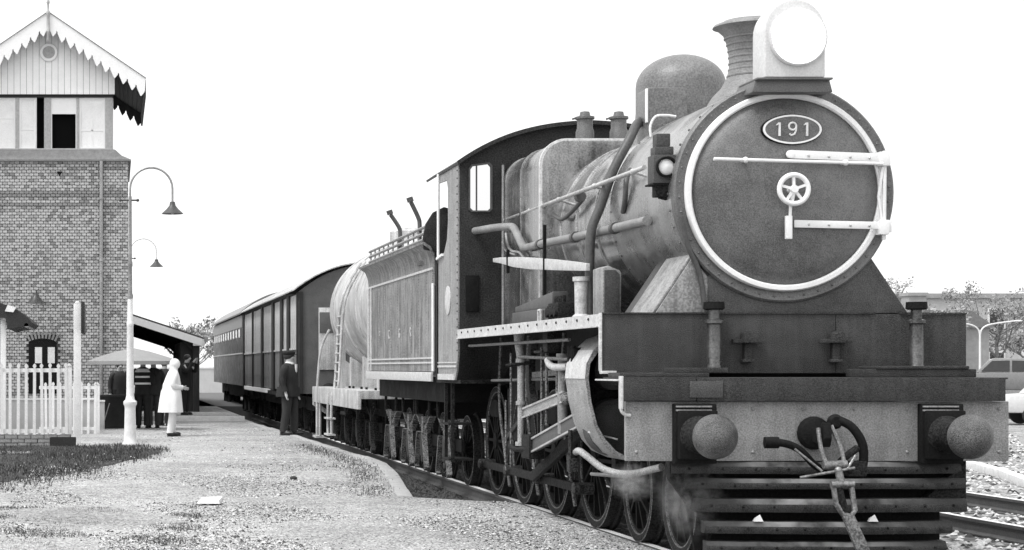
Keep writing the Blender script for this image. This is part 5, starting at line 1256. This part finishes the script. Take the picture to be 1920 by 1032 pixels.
person('person in a long white coat and white headscarf standing on the gravel', (1.19,38.4,PLAT), E_(100), 1.60, 'cloth_white', 'cloth_white', 'leather', coat=True, scarf='cloth_white', lean=.10, arms='bent', stride=.05, coat_len=.42)
person('person seen from behind in a dark jacket with pale reflective bands', (.66,43.2,PLAT), E_(170), 1.66, 'cloth_dark', 'cloth_dark', 'leather', bands=True, arms='bent', lean=.06)
person('person in plain dark clothes just right of the banded jacket', (.92,43.3,PLAT), E_(195), 1.64, 'cloth_coat', 'cloth_grey', 'leather', arms='bent', lean=.05)
person('small dark haired person half hidden behind the white coat', (1.22,45.2,PLAT), E_(150), 1.62, 'cloth_coat', 'cloth_dark', 'leather', arms='down')
person('person in a black suit with raised hands beside the verandah posts', (1.93,50.5,.25), E_(60), 1.66, 'cloth_dark', 'cloth_dark', 'leather', coat=True, arms='up', lean=.12, coat_len=.2)
person('dark figure under the left side of the parasol behind the lamp post', (.10,44.3,PLAT), E_(20), 1.56, 'cloth_grey', 'cloth_dark', 'leather', arms='down', lean=.1)
person('person in dark cap, coat and white collar walking at the platform edge', (3.69,38.9,PLAT), E_(60), 1.76, 'cloth_coat', 'cloth_grey', 'leather', coat=True, hat='cloth_dark', arms='down', stride=.06, coat_len=.16)

o = [p for p in bpy.data.objects if p.get('label','').startswith('person in dark cap')][0]; o.scale = (1.18, 1.15, 1.035)
q = B(); q.loft([ell(0,.0,1.45,.088,.085), ell(0,.0,1.50,.07,.07)]); q.prism([(-.02,1.3),(0,1.28),(.02,1.3),(.035,1.45),(-.035,1.45)],'y',-.147,-.125); q.build('collar', 'cloth_white', o)

# ================================================================ LITTER ON THE PLATFORM
for (x, yq, z, lab) in ((XC+.42, 14.50, .335, 'small white rag caught on a pilot slat right of the coupling'), (XC-.48, 14.51, .335, 'smaller pale rag on a pilot slat left of the coupling')):
    b = B(); b.loft([[(-.035,-.02,0),(.04,-.025,0),(.045,.02,0),(-.03,.025,0)], [(-.02,-.015,.03),(.015,-.015,.055),(.02,.012,.05),(-.02,.012,.025)]]); o = b.build('rag', 'paper'); o.location = (x, yq, z); tag(o, lab, 'rag')

b = B(); y0 = 21.0
b.loft([[(-.11,-.09,0),(.10,-.10,0),(.14,.08,0),(-.06,.10,0)], [(-.10,-.085,.012),(.09,-.09,.03),(.135,.08,.055),(-.05,.09,.045)]])
o = b.build('paper_sheet', 'paper'); o.scale = (1.25,1.3,1.2); o.location = (1.06, 20.9, .012); tag(o, 'crumpled white paper lying on the platform gravel', 'paper')
for i, (px, Yq, r, lab) in enumerate(((2.38, 24.5, .04, 'dark stone on the gravel near the ramp end of the kerb'),)):
    b = B(); b.ball((0,0,.02), r*1.3, r, r*.7, n=9, m=6); o = b.build('loose_stone', 'stoneB', flat=True); o.location = (px, Yq, plat_z(Yq)); tag(o, lab, 'stone')

# ================================================================ RIGHT HAND BACKGROUND
b = B(); kp = [(14.9,33.5),(14.5,31),(13.9,28.8),(13.2,26.7),(12.6,24.5),(11.9,22.0)]
kw = thing('whitewashed_kerb', 'white painted kerb running beside the empty track at the right', 'kerb', (13.9, 28.8, -.17))
for (xa, ya), (xb, yb) in zip(kp, kp[1:]):
    n_ = 2
    for k in range(n_):
        A = Vector((lerp(xa,xb,k/n_)-13.9, lerp(ya,yb,k/n_)-28.8, .06)); Bq = Vector((lerp(xa,xb,(k+.985)/n_)-13.9, lerp(ya,yb,(k+.985)/n_)-28.8, .06))
        q = B(); q.bar(A, Bq, .16, .13); q.build('kerb_length', 'kerbw', kw, bevel=.012)

def car(label, loc, rz, paint, group):
    t = thing('parked_car', label, 'car', loc, rz, group)
    prof = [(-2.05,.42),(-2.1,.62),(-2.02,.82),(-1.2,.90),(-.85,.95),(.95,.95),(1.95,.90),(2.08,.80),(2.1,.5),(2.0,.36),(-1.95,.36)]
    b = B(); b.prism(prof, 'x', -.82, .82); b.build('body', paint, t, bevel=.07, ang=50)
    cab = [(-.9,.94),(-.42,1.36),(-.2,1.42),(.75,1.42),(.95,1.38),(1.35,.94)]
    b = B(); b.loft([[(-.74,y,z) if z < 1 else (-.62,y,z) for y, z in cab], [(.74,y,z) if z < 1 else (.62,y,z) for y, z in cab]]); rf = b.build('roof', paint, t, bevel=.04, ang=50)
    for s in (-1,1):
        for pts in ([(-.72,.99),(-.36,1.32),(.22,1.34),(.22,.99)], [(.30,.99),(.30,1.34),(.85,1.33),(1.18,.99)]):
            b = B(); b.add([(s*(.765 if z < 1.2 else .665),y,z) for y,z in pts]+[(s*.60,y,z) for y,z in pts], [(0,1,2,3),(4,7,6,5),(0,4,5,1),(1,5,6,2),(2,6,7,3),(3,7,4,0)]); b.build('side_window', 'glassd', rf)
    b = B(); b.add([(-.62,-.90,.98),(.62,-.90,.98),(.54,-.47,1.35),(-.54,-.47,1.35),(-.62,-.85,.96),(.62,-.85,.96),(.54,-.42,1.33),(-.54,-.42,1.33)], [(0,1,2,3),(7,6,5,4),(0,4,5,1),(1,5,6,2),(2,6,7,3),(3,7,4,0)]); b.build('windscreen', 'glassd', rf)
    for x in (-.76,.76):
        for yy in (-1.3,1.3):
            q = B(); q.lathe([(.0,-.09),(.2,-.09),(.30,-.08),(.32,-.05),(.32,.05),(.30,.08),(.2,.09),(.0,.09)], (0,0,0), 'x', 24); w = q.build('wheel', 'tyre', t); w.location = (x,yy,.32)
            q = B(); s = 1 if x > 0 else -1; q.lathe([(.0,s*.10),(.15,s*.095),(.17,s*.085)], (0,0,0), 'x', 20); q.build('hubcap', 'steel', w)
    for x in (-.6,.6):
        q = B(); q.lathe([(.0,-2.115),(.08,-2.11),(.1,-2.09),(.1,-2.04)], (x,0,.66), 'y', 16); q.build('headlight', 'lens2', t)
    q = B(); q.box(-.85,.85,-2.16,-2.10,.45,.55); q.build('front_bumper', 'steel', t, bevel=.02)
    q = B(); q.box(-.85,.85,2.10,2.16,.45,.55); q.build('rear_bumper', 'steel', t, bevel=.02)
    return t
car('grey parked car on the street, its roof above the buffer beam end', (35.4, 72, .25), E_(62), 'carg', 'cars parked beyond the tracks')
c1 = bpy.data.objects.get('parked_car'); c1.scale = (1.12,1.12,1.18)
car('white parked car nearer the tracks, cut by the right edge', (28.9, 55.5, -.17), E_(78), 'carw', 'cars parked beyond the tracks')
# double armed street lamp
t = thing('street_lamp', 'pale street lamp with two curved arms in front of the trees', 'street lamp', (56.4, 120, .0))
b = B(); b.tube([(0,0,-.3),(0,0,4.0)], [.08,.06], 12); b.build('pole', 'lampgrey', t)
for s in (-1,1):
    b = B(); b.tube(spline([(0,0,3.6),(s*.12,0,4.05),(s*.5,0,4.32),(s*1.2,0,4.46),(s*2.3,0,4.6)]), .05, 8); a = b.build('lamp_arm', 'lampgrey', t)
    b = B(); b.ball((s*2.5,0,4.6),   .28, .12, .07, n=12, m=6); b.build('lamp_head', 'lampgrey', a)
# building at the right edge
bd = thing('pale_building', 'pale flat roofed building with tall windows at the right edge', 'building', (86, 160, 0))
b = B(); b.box(-17.5,14,0,18,-.4,7.6); b.build('wall', 'render', bd)
b = B(); b.box(-17.8,14.2,-.3,18,7.6,8.0); b.build('cornice', 'render2', bd)
wf = None
for k in range(7):
    for z0 in (.6, 4.3):
        if wf is None:
            q = B(); q.box(-.75,.75,-.12,-.003,0,2.4); wf = o = q.build('window', 'white2', bd); q = B(); q.box(-.6,.6,-.16,-.121,.15,2.25); wp = q.build('pane', 'glassd', o)
        else: o = wf.copy(); COL.objects.link(o); p2 = wp.copy(); COL.objects.link(p2); p2.parent = o
        o.location = (-15.4+3.0*k, 0, z0)
hs_ = thing('low_house', 'small grey house with a square chimney seen over the front plate', 'house', (62, 140, 0))
b = B(); b.box(-4,4.5,0,7,-.4,4.6); b.build('wall', 'render2', hs_)
b = B(); b.prism([(-4.4,4.6),(4.9,4.6),(3.0,5.9),(-2.5,5.9)], 'y', -.3, 7.3); b.build('roof', 'slate', hs_)
b = B(); b.box(-.75,.62,2,3.4,5.2,7.1); b.box(-.85,.72,1.9,3.5,7.1,7.35); b.build('chimney', 'render2', hs_)
b = B(); b.box(-2.6,-1.6,-.05,-.003,1.2,3.0); b.box(1.6,2.6,-.05,-.003,1.2,3.0); b.build('window', 'glassd', hs_)

def tree(label, loc, h, cr, nleaf, group, bare=False, leaf=.28, name='tree'):
    t = thing(name, label, 'tree', loc, 0, group)
    b = B(); top = h*.45; b.tube([(0,0,-.4),(.05*h*.1,0,top*.5),(0,.1,top),(.1,0,h*.75)], [h*.035,h*.026,h*.018,h*.006], 8)
    tips = []
    for k in range(9):
        a = 2*pi*k/9+random.uniform(-.3,.3); z0 = top*random.uniform(.6,1.3); l = cr*random.uniform(.6,1.0)
        e = (l*cos(a), l*sin(a), z0+h*random.uniform(.15,.4)); m_ = (l*.5*cos(a), l*.5*sin(a), z0+h*.1)
        b.tube([(0,0,z0),m_,e], [h*.012,h*.008,h*.003], 5); tips.append(Vector(e))
        for j in range(3):
            e2 = Vector(e)+Vector((random.uniform(-1,1),random.uniform(-1,1),random.uniform(0,1)))*cr*.35; b.tube([m_,tuple(e2)], [h*.006,h*.002], 4); tips.append(e2)
    b.build('trunk', 'bark', t)
    q = B(); cl = [(p, random.uniform(.22,.42)*cr) for p in tips]
    for i in range(nleaf):
        c, r = random.choice(cl); d = Vector((random.gauss(0,1),random.gauss(0,1),random.gauss(0,1))); d.normalize(); p = c + d*r*random.random()**.4
        u = Vector((random.gauss(0,1),random.gauss(0,1),random.gauss(0,1))).normalized(); v = u.orthogonal().normalized(); s = leaf*random.uniform(.6,1.3)
        q.cm = 0 if random.random() < .6 else 1
        q.add([p-u*s*.5, p+v*s*.3, p+u*s*.5, p-v*s*.3], [(0,1,2,3)])
    q.build('crown', ['leafA','leafB'], t, flat=True)
    return t
G = 'trees beyond the street'
tree('pale leafy tree just left of the double armed lamp', (61.5, 138, 0), 6.6, 2.6, 1500, G, leaf=.3)
tree('bushy tree directly behind the double armed lamp', (69.5, 145, 0), 7.4, 3.0, 2000, G, leaf=.3)
tree('wide tree partly hiding the left end of the pale building', (74.5, 150, 0), 6.8, 2.8, 1700, G, leaf=.3)
tree('tall thin tree behind the low house chimney', (66.5, 160, 0), 9.6, 2.2, 700, G, leaf=.26)
G2 = 'trees at the far end of the line'
tree('tree at the end of the platform left of the coach', (6.6, 150, 0), 5.4, 1.8, 900, G2, leaf=.3)
tree('second tree farther off behind the verandah eave', (7.6, 175, 0), 5.6, 2.0, 900, G2, leaf=.3)
fw = thing('boundary_wall', 'pale boundary wall across the far end of the line', 'wall', (7, 120, 0))
b = B(); b.box(-6,1.5,0,.3,-.35,1.5); b.build('wall_panel', 'render', fw); b = B(); b.box(-6.1,1.6,-.05,.35,1.5,1.6); b.build('coping', 'white2', fw)
